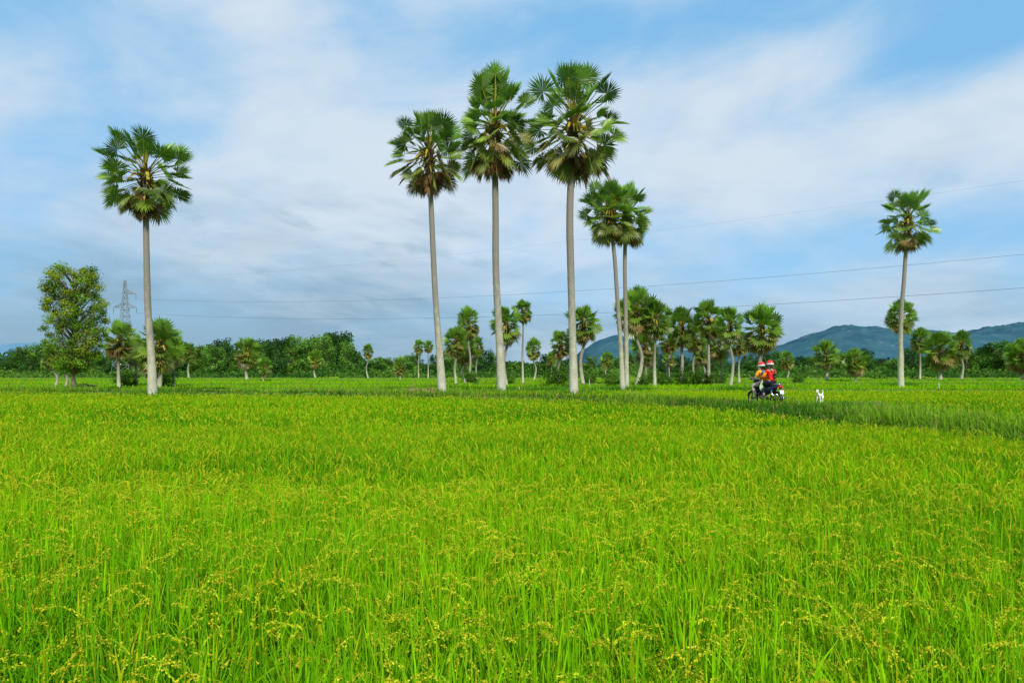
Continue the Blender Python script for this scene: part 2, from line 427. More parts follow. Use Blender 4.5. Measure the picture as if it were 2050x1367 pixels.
rice = bpy.data.objects.new("rice_plants", mesh_np("rice_plants", V, F, M_RICE, C)); link(rice)
tag(rice, "dense ripening rice plants with nodding yellow panicles", "rice", kind="stuff")
print("rice quads", len(F))

gp = []
def grass_on(P, halfw, n, hmin, hmax, hw, zf, K=3, centre_gap=0.0, dark=1.0):
    i = RNG.integers(0, len(P) - 1, n); T = P[i + 1] - P[i]; T /= np.linalg.norm(T, axis=1)[:, None]
    Nn = np.stack([-T[:, 1], T[:, 0]], 1); o = (RNG.random(n) * 2 - 1) * halfw
    q = P[i] + (P[i + 1] - P[i]) * RNG.random((n, 1)) + Nn * o[:, None]
    k = np.ones(n, bool)
    if centre_gap: k = (np.abs(np.abs(o) - .45) > centre_gap) | (RNG.random(n) < .3)
    k &= (np.abs(q[:, 0]) < .9 * q[:, 1] + 3) & (q[:, 1] > 1)
    k &= fbm(q[:, 0], q[:, 1], 1.3, 21) + RNG.normal(0, .1, n) > .36
    q, o = q[k], o[k]; n = len(q)
    patch = fbm(q[:, 0], q[:, 1], 2.5, 12)
    h = (hmin + (hmax - hmin) * RNG.random(n)) * (.2 + 1.6 * patch)
    m = np.clip(patch * 3.4 - 1.2 + RNG.normal(0, .22, n), 0, 1)[:, None]
    tip = np.array((.045, .165, .012)) * (1 - m) + np.array((.20, .40, .02)) * m
    tip = tip * dark
    dry = (RNG.random(n) < .08)[:, None]; tip = np.where(dry, np.array((.36, .30, .10)), tip)
    z = zf(np.abs(o))
    gp.append(blades(q, z, h, RNG.random(n) * 6.28, np.clip(np.abs(RNG.normal(.4, .3, n)), 0, .95), hw * (.7 + .6 * RNG.random(n)), K, tip * .45, tip, .4))
zf_d = lambda o: np.interp(o, [0, .95, 1.5, 2.2], [.51, .51, .34, -.05])
near = DK[(DK[:, 1] < 33)]; far = DK[(DK[:, 1] >= 32)]
grass_on(near, 2.15, 52000, .12, .48, .012, zf_d, 4, .14, .98)
grass_on(far, 2.15, 38000, .12, .48, .030, zf_d, 3, .14, .90)
for (b, h), P in zip(BUNDS, BD):
    d = P[:, 1].mean()
    grass_on(P, .65, int(min(12000, len(P) * 50)), .08, .32, .0005 * d, lambda o, h=h: np.interp(o, [0, .3, .75], [h, h, -.05]), 3, 0, 1.1)
for (px, py) in ((-22.9, 43.6), (-4.7, 46), (-.75, 50), (4.1, 45), (9.1, 56), (9.6, 57.5), (45.6, 80), (-36.7, 57), (3, 56), (19, 58), (23, 60), (12.7, 27.6), (9.7, 25.6)):
    n = 700; q = np.array([px, py]) + RNG.normal(0, 1, (n, 2)) * np.array([1.1, .45 if py > 27 else .2])
    tip = np.array((.07, .21, .015))[None] * (.6 + RNG.random((n, 1)))
    gp.append(blades(q, np.full(n, .1 if py > 30 else .45), (.3 + .5 * RNG.random(n)) * (1 if py > 30 else .45), RNG.random(n) * 6.28, .5 * RNG.random(n), (.028 if py > 30 else .014) * np.ones(n), 3, tip * .5, tip, .4))
V, F, C = merge(gp)
gr = bpy.data.objects.new("grass", mesh_np("grass", V, F, M_GRASS, C)); link(gr)
tag(gr, "rough green grass growing along the raised path", "grass", kind="stuff")

# ------------------------------------------------------------------ fan palms
def tube(points, radii, n=8, cap=True):
    V = []; F = []
    pts = [Vector(p) for p in points]
    for i, p in enumerate(pts):
        a = pts[max(i - 1, 0)]; b = pts[min(i + 1, len(pts) - 1)]
        d = (b - a).normalized() if (b - a).length > 1e-9 else Vector((0, 0, 1))
        up = Vector((0, 0, 1)) if abs(d.z) < .9 else Vector((0, 1, 0))
        s = d.cross(up).normalized(); u = s.cross(d)
        for k in range(n):
            q = 2 * math.pi * k / n
            V.append(p + (s * math.cos(q) + u * math.sin(q)) * radii[i])
    for i in range(len(pts) - 1):
        for k in range(n):
            k2 = (k + 1) % n
            F.append((i * n + k, i * n + k2, (i + 1) * n + k2, (i + 1) * n + k))
    if cap:
        F.append(tuple(range(n))[::-1]); F.append(tuple((len(pts) - 1) * n + k for k in range(n)))
    return V, F

def crown_mesh(name, seed, n_green=50, n_dead=16, pet=1.35, R=1.2, nseg=30, ridge=True, up_stretch=1.0, warm=0.3):
    r = np.random.default_rng(seed)
    V = []; F = []; C = []
    def addv(p, c): V.append(p); C.append(c); return len(V) - 1
    UP = np.array((0, 0, 1.0))
    def leaf(az0, el, L_, R_, roll, droop, col, tipc, arc, petc, sag, o=np.zeros(3)):
        d = np.array((math.cos(az0) * math.cos(el), math.sin(az0) * math.cos(el), math.sin(el)))
        s0 = np.array((-math.sin(az0), math.cos(az0), 0.0))
        pw = .030
        prev = None
        for k, tt in enumerate((0, .5, 1)):
            p = o + d * L_ * tt - UP * sag * tt * tt
            w = pw * (1.5 - .9 * tt); n0 = np.cross(s0, d)
            ring = [addv(p + s0 * w, petc), addv(p + n0 * w * .8, petc), addv(p - s0 * w, petc)]
            if prev:
                for a_ in range(3):
                    b_ = (a_ + 1) % 3
                    F.append((prev[a_], prev[b_], ring[b_])); F.append((prev[a_], ring[b_], ring[a_]))
            prev = ring
        hub = o + d * L_ - UP * sag
        d2 = d * L_ - UP * sag * 2; d2 /= np.linalg.norm(d2)
        s = np.cross(d2, UP) if abs(d2[2]) < .97 else s0.copy(); s /= np.linalg.norm(s)
        nn = np.cross(s, d2)
        s = s * math.cos(roll) + nn * math.sin(roll); nn = np.cross(s, d2)
        if nn[2] < 0: nn = -nn
        h = addv(hub, col)
        da = arc / nseg
        for j in range(nseg):
            a_ = -arc + 2 * arc * (j + .5) / nseg + r.normal(0, .02)
            rl = R_ * (.82 + .18 * math.cos(a_ * .55)) * (.92 + .12 * r.random())
            def pt(ang, rad, lift, dr):
                v = math.cos(ang) * d2 + math.sin(ang) * s
                cup = .22 * abs(math.sin(ang)) * rad
                return hub + v * rad + nn * (lift + cup) - UP * dr
            jit = .8 + .4 * r.random()
            c1 = col * jit
            mL = addv(pt(a_ - da, rl * .55, 0, droop * rl * .12), c1); mR = addv(pt(a_ + da, rl * .55, 0, droop * rl * .12), c1)
            tp = addv(pt(a_ + r.normal(0, .04), rl * (1 - .2 * droop), 0, droop * rl * (.45 + .3 * r.random())), tipc * jit)
            if ridge:
                mC = addv(pt(a_, rl * .56, .03, droop * rl * .12), c1 * 1.2)
                F.extend([(h, mL, mC), (h, mC, mR), (mL, tp, mC), (mC, tp, mR)])
            else:
                F.extend([(h, mL, mR), (mL, tp, mR)])
    g_top = np.array((.135, .285, .028)); g_mid = np.array((.150, .275, .026)); g_low = np.array((.185, .245, .030)); brown = np.array((.30, .19, .08)); yel = np.array((.58, .50, .06))
    az0 = r.random() * 6.28
    for i in range(n_green):
        f = (i + .5) / n_green
        el = math.radians(88 - 138 * f ** .97 + r.normal(0, 6))
        az0 += 2.39996 + r.normal(0, .12)
        L_ = pet * (.66 + .46 * r.random()) * (1.0 + (.22 * up_stretch if el > .5 else 0)) * (.88 if el < -.3 else 1) * (.85 if f < .06 else 1)
        R_ = R * (.82 + .3 * r.random()) * (.9 if f < .06 else 1)
        droop = np.clip(.03 + .48 * max(0, f - .42) + r.normal(0, .05), 0, .5)
        if f < .5: col = g_top * (1 - f * 2) + g_mid * f * 2
        else:
            q = (f - .5) * 2 * (.6 + warm); q = min(q, 1); col = g_mid * (1 - q) + g_low * q
        col = col * (.45 + .85 * r.random())
        tipc = col * 1.35 if f < .6 else col * (1 - (f - .6) * warm) + brown * (f - .6) * warm * 1.5
        if f > .66 and r.random() < .25 * warm * 2: col = col * .5 + brown * .5; tipc = brown
        base_off = np.array((0, 0, .35 - .7 * f))
        leaf(az0, el, L_, R_, r.normal(0, .6), droop, col, tipc, math.radians(138), yel * (.5 + .6 * r.random()), .08 * L_ * (1 + f), base_off)
    for i in range(n_dead):
        el = math.radians(-46 - 38 * r.random())
        b = brown * (.50 + .65 * r.random())
        leaf(r.random() * 6.28, el, pet * (.34 + .46 * r.random()), R * (.70 + .3 * r.random()), r.normal(0, .8), .25, b, b * 1.1, math.radians(75), b, .05, np.array((0, 0, -.45)))
    for i in range(34):
        f = i / 34; a_ = i * 2.4; z = -.9 + 1.3 * f; rr = .18 + .12 * (1 - f)
        d = np.array((math.cos(a_), math.sin(a_), 0)); s = np.array((-math.sin(a_), math.cos(a_), 0))
        c = np.array((.10, .06, .03)) * (.6 + .8 * r.random())
        p = [d * rr * .5 + s * .11 + UP * z, d * rr * .5 - s * .11 + UP * z, d * (rr + .18) - s * .05 + UP * (z + .42), d * (rr + .18) + s * .05 + UP * (z + .42)]
        ids = [addv(q, c) for q in p]; F.extend([(ids[0], ids[1], ids[2]), (ids[0], ids[2], ids[3])])
    vb, fb = tube([(0, 0, -1.1), (0, 0, -.6), (0, 0, 0), (0, 0, .5)], [.16, .24, .22, .05], 8, False)
    o = len(V)
    for v in vb: addv(np.array(v), np.array((.06, .038, .022)))
    for q in fb: F.extend([(q[0] + o, q[1] + o, q[2] + o), (q[0] + o, q[2] + o, q[3] + o)])
    for i in range(8):
        a_ = r.random() * 6.28; cc = np.array((.60, .44, .05))
        vb, fb = tube([(0, 0, 0), (math.cos(a_) * .5, math.sin(a_) * .5, .15), (math.cos(a_) * .85, math.sin(a_) * .85, -.35)], [.05, .06, .03], 5, False)
        o = len(V)
        for v in vb: addv(np.array(v), cc)
        for q in fb: F.extend([(q[0] + o, q[1] + o, q[2] + o), (q[0] + o, q[2] + o, q[3] + o)])
    return mesh_np(name, np.array(V), np.array(F), M_PALM, np.array(C))

def trunk_mesh(name, pts, radii, seed=0, n=16, step=.22):
    r = np.random.default_rng(seed)
    P = resample(np.array(pts, float), step); m = len(P)
    src = np.linspace(0, 1, len(radii)); zz = (P[:, 2] - P[0, 2]) / (P[-1, 2] - P[0, 2])
    rad = np.interp(zz, src, radii)
    rad = rad * (1 + r.normal(0, .014, m))
    th = np.arange(n) * 2 * math.pi / n
    V = np.stack([P[:, 0, None] + rad[:, None] * np.cos(th), P[:, 1, None] + rad[:, None] * np.sin(th), P[:, 2, None] + 0 * th], -1)
    V = V.reshape(-1, 3)
    i = np.arange(m - 1)[:, None] * n; k = np.arange(n)[None, :]; k2 = (k + 1) % n
    F = np.stack([i + k, i + k2, i + n + k2, i + n + k], -1).reshape(-1, 4)
    C = np.repeat(zz, n)[:, None] * np.ones(3)
    return mesh_np(name, V, F, M_PTRUNK, C, True)

def hero_palm(base, rel_pts, radii, seed, cs, label, crown_kw):
    e = empty("palm_tree", (base[0], base[1], 0)); tag(e, label, "palm tree")
    t = bpy.data.objects.new("trunk", trunk_mesh("palm_trunk", rel_pts, [q * .93 for q in radii], seed)); link(t, e)
    c = bpy.data.objects.new("crown", crown_mesh("palm_crown", seed + 100, **crown_kw)); link(c, e)
    c.location = rel_pts[-1]; c.scale = cs
    return e
def W(u, d): return (u - 1025) / 1367 * d
def Hh(v, d): return CAM_H + (745 - v) / 1367 * d
def tp(d, bu, lst):
    b = W(bu, d); out = [(0, 0, -.1)]
    for u, v in lst: out.append((W(u, d) - b, 0, Hh(v, d)))
    return out
for (d, bu, lst, rr, seed, cs, label, kw) in (
    (43.5, 306, [(303, 720), (296, 620), (293, 500), (291, 356)], [.34, .25, .22, .20, .19, .18], 1, (1.30, 1.30, 1.18), "tall fan palm with pale straight trunk standing alone beside the dike", dict(n_green=52, n_dead=20, pet=1.68, R=.84, warm=.15, nseg=30)),
    (46, 886, [(881, 720), (872, 600), (866, 480), (859, 312)], [.35, .25, .21, .20, .19, .18], 2, (1.26, 1.26, 1.22), "slender leaning fan palm with browning lower fronds on the dike", dict(n_green=54, n_dead=26, pet=1.55, R=.84, warm=.9, nseg=30)),
    (50, 1005, [(1001, 700), (993, 550), (992, 420), (990, 260)], [.38, .30, .27, .26, .25, .22], 3, (1.50, 1.50, 1.68), "tallest fan palm of the trio with thick upright crown", dict(n_green=72, n_dead=28, pet=1.60, R=.80, warm=.7, up_stretch=1.3, nseg=30)),
    (45, 1149, [(1147, 700), (1143, 550), (1141, 420), (1148, 260)], [.35, .27, .25, .26, .24, .22], 4, (1.48, 1.48, 1.54), "tall fan palm with wide crown and grey ringed trunk", dict(n_green=70, n_dead=26, pet=1.66, R=.80, warm=.75, up_stretch=1.2, nseg=30)),
    (56, 1247, [(1243, 700), (1236, 600), (1230, 510), (1220, 430)], [.26, .20, .19, .18, .18, .17], 5, (1.15, 1.15, 1.2), "thin fan palm of a close pair with rounded crown", dict(n_green=58, n_dead=14, pet=1.45, R=.86, warm=.5, nseg=24)),
    (58, 1254, [(1254, 700), (1252, 600), (1251, 510), (1254, 435)], [.26, .20, .19, .18, .18, .17], 6, (1.18, 1.18, 1.2), "thin straight fan palm twinned with its neighbour", dict(n_green=58, n_dead=14, pet=1.45, R=.86, warm=.5, nseg=24)),
    (76, 1804, [(1803, 700), (1805, 620), (1810, 560), (1817, 446)], [.38, .28, .24, .23, .22, .2], 7, (1.46, 1.46, 1.55), "isolated tall fan palm with slim curved trunk in paddy", dict(n_green=48, n_dead=18, pet=1.55, R=.84, warm=.4, nseg=24)),
):
    hero_palm((W(bu, d), d), tp(d, bu, lst), rr, seed, cs, label, kw)

CR = [crown_mesh("small_palm_crown", 300 + i, n_green=60, n_dead=12 + 6 * (i % 3), pet=1.25, R=.92, nseg=14, ridge=False, warm=(.2, .4, .8, .3, .6)[i]) for i in range(5)]
TR = [trunk_mesh("small_palm_trunk", [(0, 0, 0), (.25 * s, 0, .4), (-.10 * s, .02, .75), (0, 0, 1)], [.31, .24, .21, .19], 40 + i, 10, .04) for i, s in enumerate((1, -2, 3))]
def small_palm(u, vtop, width_px, d, label):
    w = width_px / 1367 * d; s = w / 3.9
    top = Hh(vtop, d); hub = top - 2.2 * s
    i = random.randrange(5)
    e = empty("palm_tree", (W(u, d), d, 0), 0); tag(e, label, "palm tree", "fan palms dotting the far paddies")
    ts = max(s * .75, .5)
    t = bpy.data.objects.new("trunk", TR[random.randrange(3)]); link(t, e); t.scale = (ts, ts, max(hub, .4)); t.rotation_euler = (0, 0, random.random() * 6)
    c = bpy.data.objects.new("crown", CR[i]); link(c, e); c.location = (0, 0, hub); c.scale = (s, s, s * random.uniform(1.0, 1.2)); c.rotation_euler = (random.uniform(-.15, .15), random.uniform(-.15, .15), random.random() * 6)
L1 = "fan palm with dense round crown at the paddy edge"; L2 = "small distant fan palm before the wood"; L3 = "short bushy fan palm with browning skirt"
for a in ((238, 645, 68, 72, L3), (270, 672, 54, 78, L3), (318, 645, 90, 70, L3), (345, 672, 54, 76, L3), (305, 694, 58, 74, L3), (105, 690, 46, 62, "stunted fan palm beside a tall leafy tree"), (128, 700, 36, 63, L3),
          (495, 678, 54, 130, L3), (378, 688, 34, 170, L2), (530, 718, 32, 120, L3), (632, 700, 34, 190, L2), (737, 690, 26, 200, L2), (800, 716, 32, 130, L3),
          (838, 681, 24, 190, L1), (857, 681, 24, 185, L1), (938, 620, 50, 100, L1), (913, 656, 54, 96, L3), (932, 672, 50, 105, L3), (955, 676, 34, 120, L3), (1014, 616, 68, 84, L1), (1047, 600, 44, 100, L1), (1068, 680, 36, 130, L2), (1122, 664, 50, 90, L3),
          (1168, 610, 74, 88, L1), (1274, 581, 80, 84, L1), (1252, 602, 54, 92, L1), (1311, 604, 68, 84, L1), (1292, 665, 60, 95, L3), (1365, 618, 70, 92, L1), (1340, 652, 50, 100, L3), (1390, 650, 48, 98, L1), (1418, 603, 70, 90, L1), (1462, 619, 60, 80, L1), (1440, 660, 54, 96, L3), (1525, 613, 88, 88, "broad full fan palm standing behind the riders"), (1405, 680, 44, 110, L3),
          (1480, 664, 44, 104, L1), (1804, 601, 60, 118, "fan palm partly hidden behind a taller one"), (1653, 680, 56, 118, L3), (1712, 698, 50, 112, L3), (1842, 658, 42, 150, L1), (1883, 664, 72, 140, L3), (1924, 666, 46, 150, L1), (2044, 682, 58, 130, L3),
          (1575, 704, 32, 170, L2), (1340, 700, 30, 180, L2), (1215, 704, 30, 170, L2), (1105, 704, 26, 180, L2),
          (2100, 668, 60, 125, L1), (-40, 690, 60, 110, L3)):
    small_palm(*a)

# ------------------------------------------------------------------ broadleaf trees
def broadleaf(name, H, Wd, th, seed, nclump, nleaf, ls, pal, core=.35, topw=.75, trunk_r=.16, asp=.5, ysh=.25, cz=(.13, .22), low=.22, brr=(.55, .75)):
    r = np.random.default_rng(seed)
    Vt, Ft = [], []
    def addt(pts, rad, n=7):
        v, f = tube(pts, rad, n); o = len(Vt); Vt.extend(v); Ft.extend([tuple(i + o for i in q) for q in f])
    tops = [(0, 0, 0), (r.normal(0, .08), 0, th * .5), (r.normal(0, .15), r.normal(0, .1), th), (r.normal(0, .25), r.normal(0, .2), H * .6), (r.normal(0, .3), r.normal(0, .2), H * .88)]
    addt(tops, [trunk_r * 1.3, trunk_r, trunk_r * .85, trunk_r * .5, trunk_r * .15], 9)
    V, C = [], []
    for i in range(nclump):
        f = (i + r.random()) / nclump
        z = th * .8 + (H - th * .8) * f * .96
        prof = (math.sin(min(1, f * 1.6 + low) * math.pi * .5)) * (1 if f < .65 else math.sqrt(max(.05, 1 - ((f - .65) / .38) ** 2 * topw)))
        a = i * 2.4 + r.normal(0, .4); rr = Wd * .5 * prof * (.30 + .75 * math.sqrt(r.random())) * .8
        c = np.array((math.cos(a) * rr, math.sin(a) * rr, z))
        sz = Wd * (cz[0] + (cz[1] - cz[0]) * r.random())
        z0 = max(th * .7, z - rr * .8 - .4)
        addt([(0, 0, z0), tuple(c * .55 + np.array((0, 0, z0)) * .45), tuple(c)], [trunk_r * .35, trunk_r * .22, trunk_r * .06], 5)
        m = int(nleaf / nclump * (.6 + .8 * r.random()))
        d = r.normal(0, 1, (m, 3)); d /= np.linalg.norm(d, axis=1)[:, None]
        rad = sz * (core + (1.3 - core) * r.random((m, 1)) ** .8)
        p = c + d * rad * np.array((1, 1, .85))
        nrm = d * 1.2 + r.normal(0, .6, (m, 3)) + np.array((0, 0, .4)); nrm /= np.linalg.norm(nrm, axis=1)[:, None]
        t1 = np.cross(nrm, r.normal(0, 1, (m, 3))); t1 /= np.linalg.norm(t1, axis=1)[:, None]; t2 = np.cross(nrm, t1)
        s = ls * (.6 + .8 * r.random((m, 1)))
        q = np.stack([p - t1 * s, p + t2 * s * asp, p + t1 * s, p - t2 * s * asp], 1)
        V.append(q.reshape(-1, 3))
        br = (brr[0] + brr[1] * r.random()); mix = r.random()
        col = (np.array(pal[0]) * (1 - mix) + np.array(pal[1]) * mix) * br
        if len(pal) > 2 and r.random() < ysh * (.3 + f): col = col * .4 + np.array(pal[2]) * br * .6
        cc = col[None] * (.7 + .6 * r.random((m, 1))); C.append(np.repeat(cc, 4, axis=0))
    V = np.concatenate(V); C = np.concatenate(C)
    cm = mesh_np(name + "_crown", V, np.arange(len(V)).reshape(-1, 4), M_LEAF, C)
    tm = mesh_py(name + "_trunk", Vt, Ft, M_BARK)
    return tm, cm
tm, cm = broadleaf("leafy_tree", 10.9, 5.5, 2.5, 5, 170, 46000, .075, [(.11, .22, .022), (.16, .28, .025), (.30, .35, .03)], .02, .7, .17, .45, .5, (.05, .115), .34)
e = empty("leafy_tree", (W(148, 57), 57, 0)); tag(e, "tall narrow leafy tree with yellowing top among fields", "tree")
link(bpy.data.objects.new("trunk", tm), e); link(bpy.data.objects.new("crown", cm), e)
PALS = ([(.035, .10, .018), (.08, .19, .028)], [(.055, .15, .02), (.12, .25, .035)], [(.03, .085, .02), (.05, .13, .025)], [(.06, .14, .02), (.13, .23, .03)])
e2 = [broadleaf("wood_tree", 14, (12, 10, 12, 9)[i], 2.0, 60 + i, 34, 3000, .36, PALS[i], .45, .8, .3, .7, .25, (.11, .19), .3, (.40, 1.1)) for i in range(4)]
PROF_U = [-200, 0, 60, 100, 230, 360, 400, 430, 500, 540, 600, 660, 695, 715, 760, 860, 900, 1000, 1100, 1200, 1400, 1600, 1700, 1800, 1900, 1960, 2050, 2300]
PROF_V = [690, 699, 694, 700, 702, 692, 684, 674, 688, 680, 682, 670, 680, 700, 712, 716, 706, 712, 712, 716, 716, 710, 708, 706, 700, 692, 690, 690]
us = []
u = -70
while u < 2130:
    us.append(u); u += random.uniform(10, 20) if 330 < u < 720 else random.uniform(12, 26)
for u in us:
    d = random.uniform(225, 330); v = np.interp(u, PROF_U, PROF_V) + random.choice((-8, -2, 4, 12, 20, 26))
    h = max(3.5, Hh(v, d)); s = h / 14
    i = random.randrange(4); e = empty("wood_tree", (W(u, d), d, 0), random.random() * 6.28)
    wf = random.uniform(.7, 1.1) * (1 if s > .6 else 1.6)
    e.scale = (s * wf, s * wf, s)
    tag(e, "green broadleaf tree at the edge of a wood", "tree", "trees along the edge of the wood")
    link(bpy.data.objects.new("trunk", e2[i][0]), e); link(bpy.data.objects.new("crown", e2[i][1]), e)
def leafmass(name, n, xs, ys, hfun, size, c1, c2, label):
    x = RNG.uniform(*xs, n); y = RNG.uniform(*ys, n)
    h = hfun(x, y) * (.65 + .7 * fbm(x, y, 7, 40)); z = h * (1 - (1 - RNG.random(n)) ** 2 * .9) * RNG.uniform(.25, 1, n) ** .4
    p = np.stack([x, y, z], 1)
    nrm = RNG.normal(0, 1, (n, 3)); nrm /= np.linalg.norm(nrm, axis=1)[:, None]
    t1 = np.cross(nrm, RNG.normal(0, 1, (n, 3))); t1 /= np.linalg.norm(t1, axis=1)[:, None]; t2 = np.cross(nrm, t1)
    s = size * RNG.uniform(.6, 1.4, (n, 1))
    V = np.stack([p - t1 * s, p + t2 * s * .6, p + t1 * s, p - t2 * s * .6], 1).reshape(-1, 3)
    m = fbm(x, y, 14, 50)[:, None]; m = np.clip((m - .3) * 2.2, 0, 1)
    col = (np.array(c1) * (1 - m) + np.array(c2) * m) * RNG.uniform(.6, 1.4, (n, 1))
    o = bpy.data.objects.new(name, mesh_np(name, V, np.arange(len(V)).reshape(-1, 4), M_LEAF, np.repeat(col, 4, axis=0))); link(o)
    tag(o, label, "wood", kind="stuff")
def hf(x, y):
    u = 1025 + 1367 * x / y; return np.maximum(3, CAM_H + (745 - np.interp(u, PROF_U, PROF_V) - 16) / 1367 * y)
leafmass("distant_wood", 65000, (-330, 330), (330, 380), hf, 1.1, (.025, .075, .032), (.045, .12, .045), "far belt of dark green woodland")
leafmass("undergrowth", 30000, (-270, 270), (205, 240), lambda x, y: .8 + 4.4 * vnoise(x, y, 11, 3) ** 2, .48, (.04, .11, .02), (.10, .20, .03), "low scrub along the edge of the wood")
M_bush = [broadleaf("bush", 2.0, 3.2, .3, 90 + i, 14, 1800, .11, [(.04, .12, .015), (.09, .18, .02)], .3, .6, .05) for i in range(2)]
for (u, d, s) in ((1112, 84, 1.1), (1225, 80, .8), (1372, 86, 1.0), (1395, 90, .7), (1290, 82, .7), (1440, 88, .7), (330, 74, .9), (250, 76, .9), (1600, 100, .7), (1015, 86, .7), (945, 98, .9), (1330, 84, .7), (1180, 90, .7), (1410, 86, .8), (1300, 90, .9)):
    i = random.randrange(2); e = empty("bush", (W(u, d), d, 0), random.random() * 6); e.scale = (s, s, s)
    tag(e, "low green bush growing on a field edge", "bush", "bushes between the palms")
    link(bpy.data.objects.new("stem", M_bush[i][0]), e); link(bpy.data.objects.new("crown", M_bush[i][1]), e)

# ------------------------------------------------------------------ hills
def hill_mat(name, c1, c2, rock, rk):
    m, nt, out = new_mat(name); N = nt.nodes.new; L = nt.links.new
    ge = N('ShaderNodeNewGeometry')
    n1 = N('ShaderNodeTexNoise'); n1.inputs['Scale'].default_value = .018; n1.inputs['Detail'].default_value = 9; n1.inputs['Roughness'].default_value = .6; L(ge.outputs['Position'], n1.inputs['Vector'])
    r = N('ShaderNodeValToRGB'); r.color_ramp.elements[0].position = .38; r.color_ramp.elements[0].color = (*c1, 1); r.color_ramp.elements[1].position = .64; r.color_ramp.elements[1].color = (*c2, 1); L(n1.outputs['Fac'], r.inputs[0])
    n2 = N('ShaderNodeTexNoise'); n2.inputs['Scale'].default_value = .045; n2.inputs['Detail'].default_value = 6; L(ge.outputs['Position'], n2.inputs['Vector'])
    r2 = N('ShaderNodeMapRange'); r2.inputs[1].default_value = .60; r2.inputs[2].default_value = .68; r2.inputs[4].default_value = rk; L(n2.outputs['Fac'], r2.inputs[0])
    mx = N('ShaderNodeMix'); mx.data_type = 'RGBA'; L(r2.outputs[0], mx.inputs['Factor']); L(r.outputs[0], mx.inputs['A']); mx.inputs['B'].default_value = (*rock, 1)
    pb = N('ShaderNodeBsdfDiffuse')
    L(mx.outputs['Result'], pb.inputs['Color']); L(pb.outputs[0], out.inputs[0]); return m
def hill(name, Y0, us_, vs_, depth, mat, label, amp=.10, seed=0):
    xs = np.linspace(W(us_[0], Y0), W(us_[-1], Y0), 420); ys = np.linspace(-1, 1, 60)
    h = np.interp(xs, [W(a, Y0) for a in us_], [(745 - v) / 1367 * Y0 + 2 for v in vs_])
    XX, TT = np.meshgrid(xs, ys); HH = np.tile(h, (len(ys), 1))
    prof = np.clip(np.cos(TT * math.pi / 2), 0, 1) ** 1.1
    nz = fbm(XX, TT * depth, 120, seed) - .5; n2 = fbm(XX, TT * depth, 30, seed + 1) - .5
    ZZ = HH * prof * (1 + .55 * nz * (1 - prof)) + HH * prof * amp * n2 + prof * HH * .10 * nz - 3
    V = np.stack([XX, Y0 + TT * depth, ZZ], -1).reshape(-1, 3); m = len(xs)
    i = np.arange(len(ys) - 1)[:, None] * m + np.arange(m - 1)[None, :]
    F = np.stack([i, i + 1, i + m + 1, i + m], -1).reshape(-1, 4)
    o = bpy.data.objects.new(name, mesh_np(name, V, F, mat, None, True)); link(o); tag(o, label, kind="structure")
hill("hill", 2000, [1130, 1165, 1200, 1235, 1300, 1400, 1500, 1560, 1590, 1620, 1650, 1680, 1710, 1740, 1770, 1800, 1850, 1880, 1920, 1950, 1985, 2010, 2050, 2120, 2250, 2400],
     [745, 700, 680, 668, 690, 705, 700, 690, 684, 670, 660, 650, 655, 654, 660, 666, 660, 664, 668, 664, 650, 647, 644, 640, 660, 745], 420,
     hill_mat("hill_material", (.028, .085, .125), (.044, .118, .145), (.14, .18, .22), .45), "rocky hill covered in hazy green forest", .11, 4)  # forest and rock colours tinted blue to paint in aerial haze
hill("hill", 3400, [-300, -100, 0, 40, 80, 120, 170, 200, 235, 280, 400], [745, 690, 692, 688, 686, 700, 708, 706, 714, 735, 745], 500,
     hill_mat("far_hill_material", (.10, .22, .33), (.12, .25, .36), (.2, .3, .38), .2), "distant blue hazy hill", .08, 9)  # paler blue base colours stand in for thicker haze, no volume

# ------------------------------------------------------------------ pylon and lines
M_STEEL = simple_mat("galvanised_steel_material", (.20, .24, .27), .6, .1, .15, 1.0)
def bars(lst, w):
    V, F = [], []
    for a, b in lst:
        v, f = tube([a, b], [w, w], 4); o = len(V); V.extend(v); F.extend([tuple(i + o for i in q) for q in f])
    return V, F
PX, PY = W(250, 250), 250
HT = 35.5
def wid(z): return np.interp(z, [0, 18, 25, HT], [3.4, 1.5, 1.0, .25])
zl = [0, 4.5, 8.5, 12, 15, 17.7, 20, 22.3, 24.6, 26.8, 29, 31.2, 33.4, HT]
bl = []
for i in range(len(zl) - 1):
    a, b = wid(zl[i]), wid(zl[i + 1]); ca = [(-a, -a), (a, -a), (a, a), (-a, a)]; cb = [(-b, -b), (b, -b), (b, b), (-b, b)]
    for k in range(4):
        k2 = (k + 1) % 4
        bl.append(((*ca[k], zl[i]), (*cb[k], zl[i + 1]))); bl.append(((*ca[k], zl[i]), (*cb[k2], zl[i + 1]))); bl.append(((*ca[k2], zl[i]), (*cb[k], zl[i + 1])))
        bl.append(((*cb[k], zl[i + 1]), (*cb[k2], zl[i + 1])))
e = empty("power_pylon", (PX, PY, 0)); tag(e, "grey steel lattice power pylon rising behind trees", "pylon")
v, f = bars(bl, .07); link(bpy.data.objects.new("lattice_tower", mesh_py("lattice_tower", v, f, M_STEEL, False)), e)
def arm(z, side, Ln):
    a = wid(z); b = wid(z + 1.8); s = side; tip = (s * Ln, 0, z + .2); l = []
    for yy in (-1, 1):
        l += [((s * a, yy * a, z), tip), ((s * b, yy * b, z + 1.8), tip)]
        for q in (.25, .5, .75):
            p1 = tuple(np.array((s * a, yy * a, z)) * (1 - q) + np.array(tip) * q); p2 = tuple(np.array((s * b, yy * b, z + 1.8)) * (1 - q) + np.array(tip) * q); l.append((p1, p2))
            q2 = q - .25; p3 = tuple(np.array((s * b, yy * b, z + 1.8)) * (1 - q2) + np.array(tip) * q2); l.append((p1, p3))
    return l
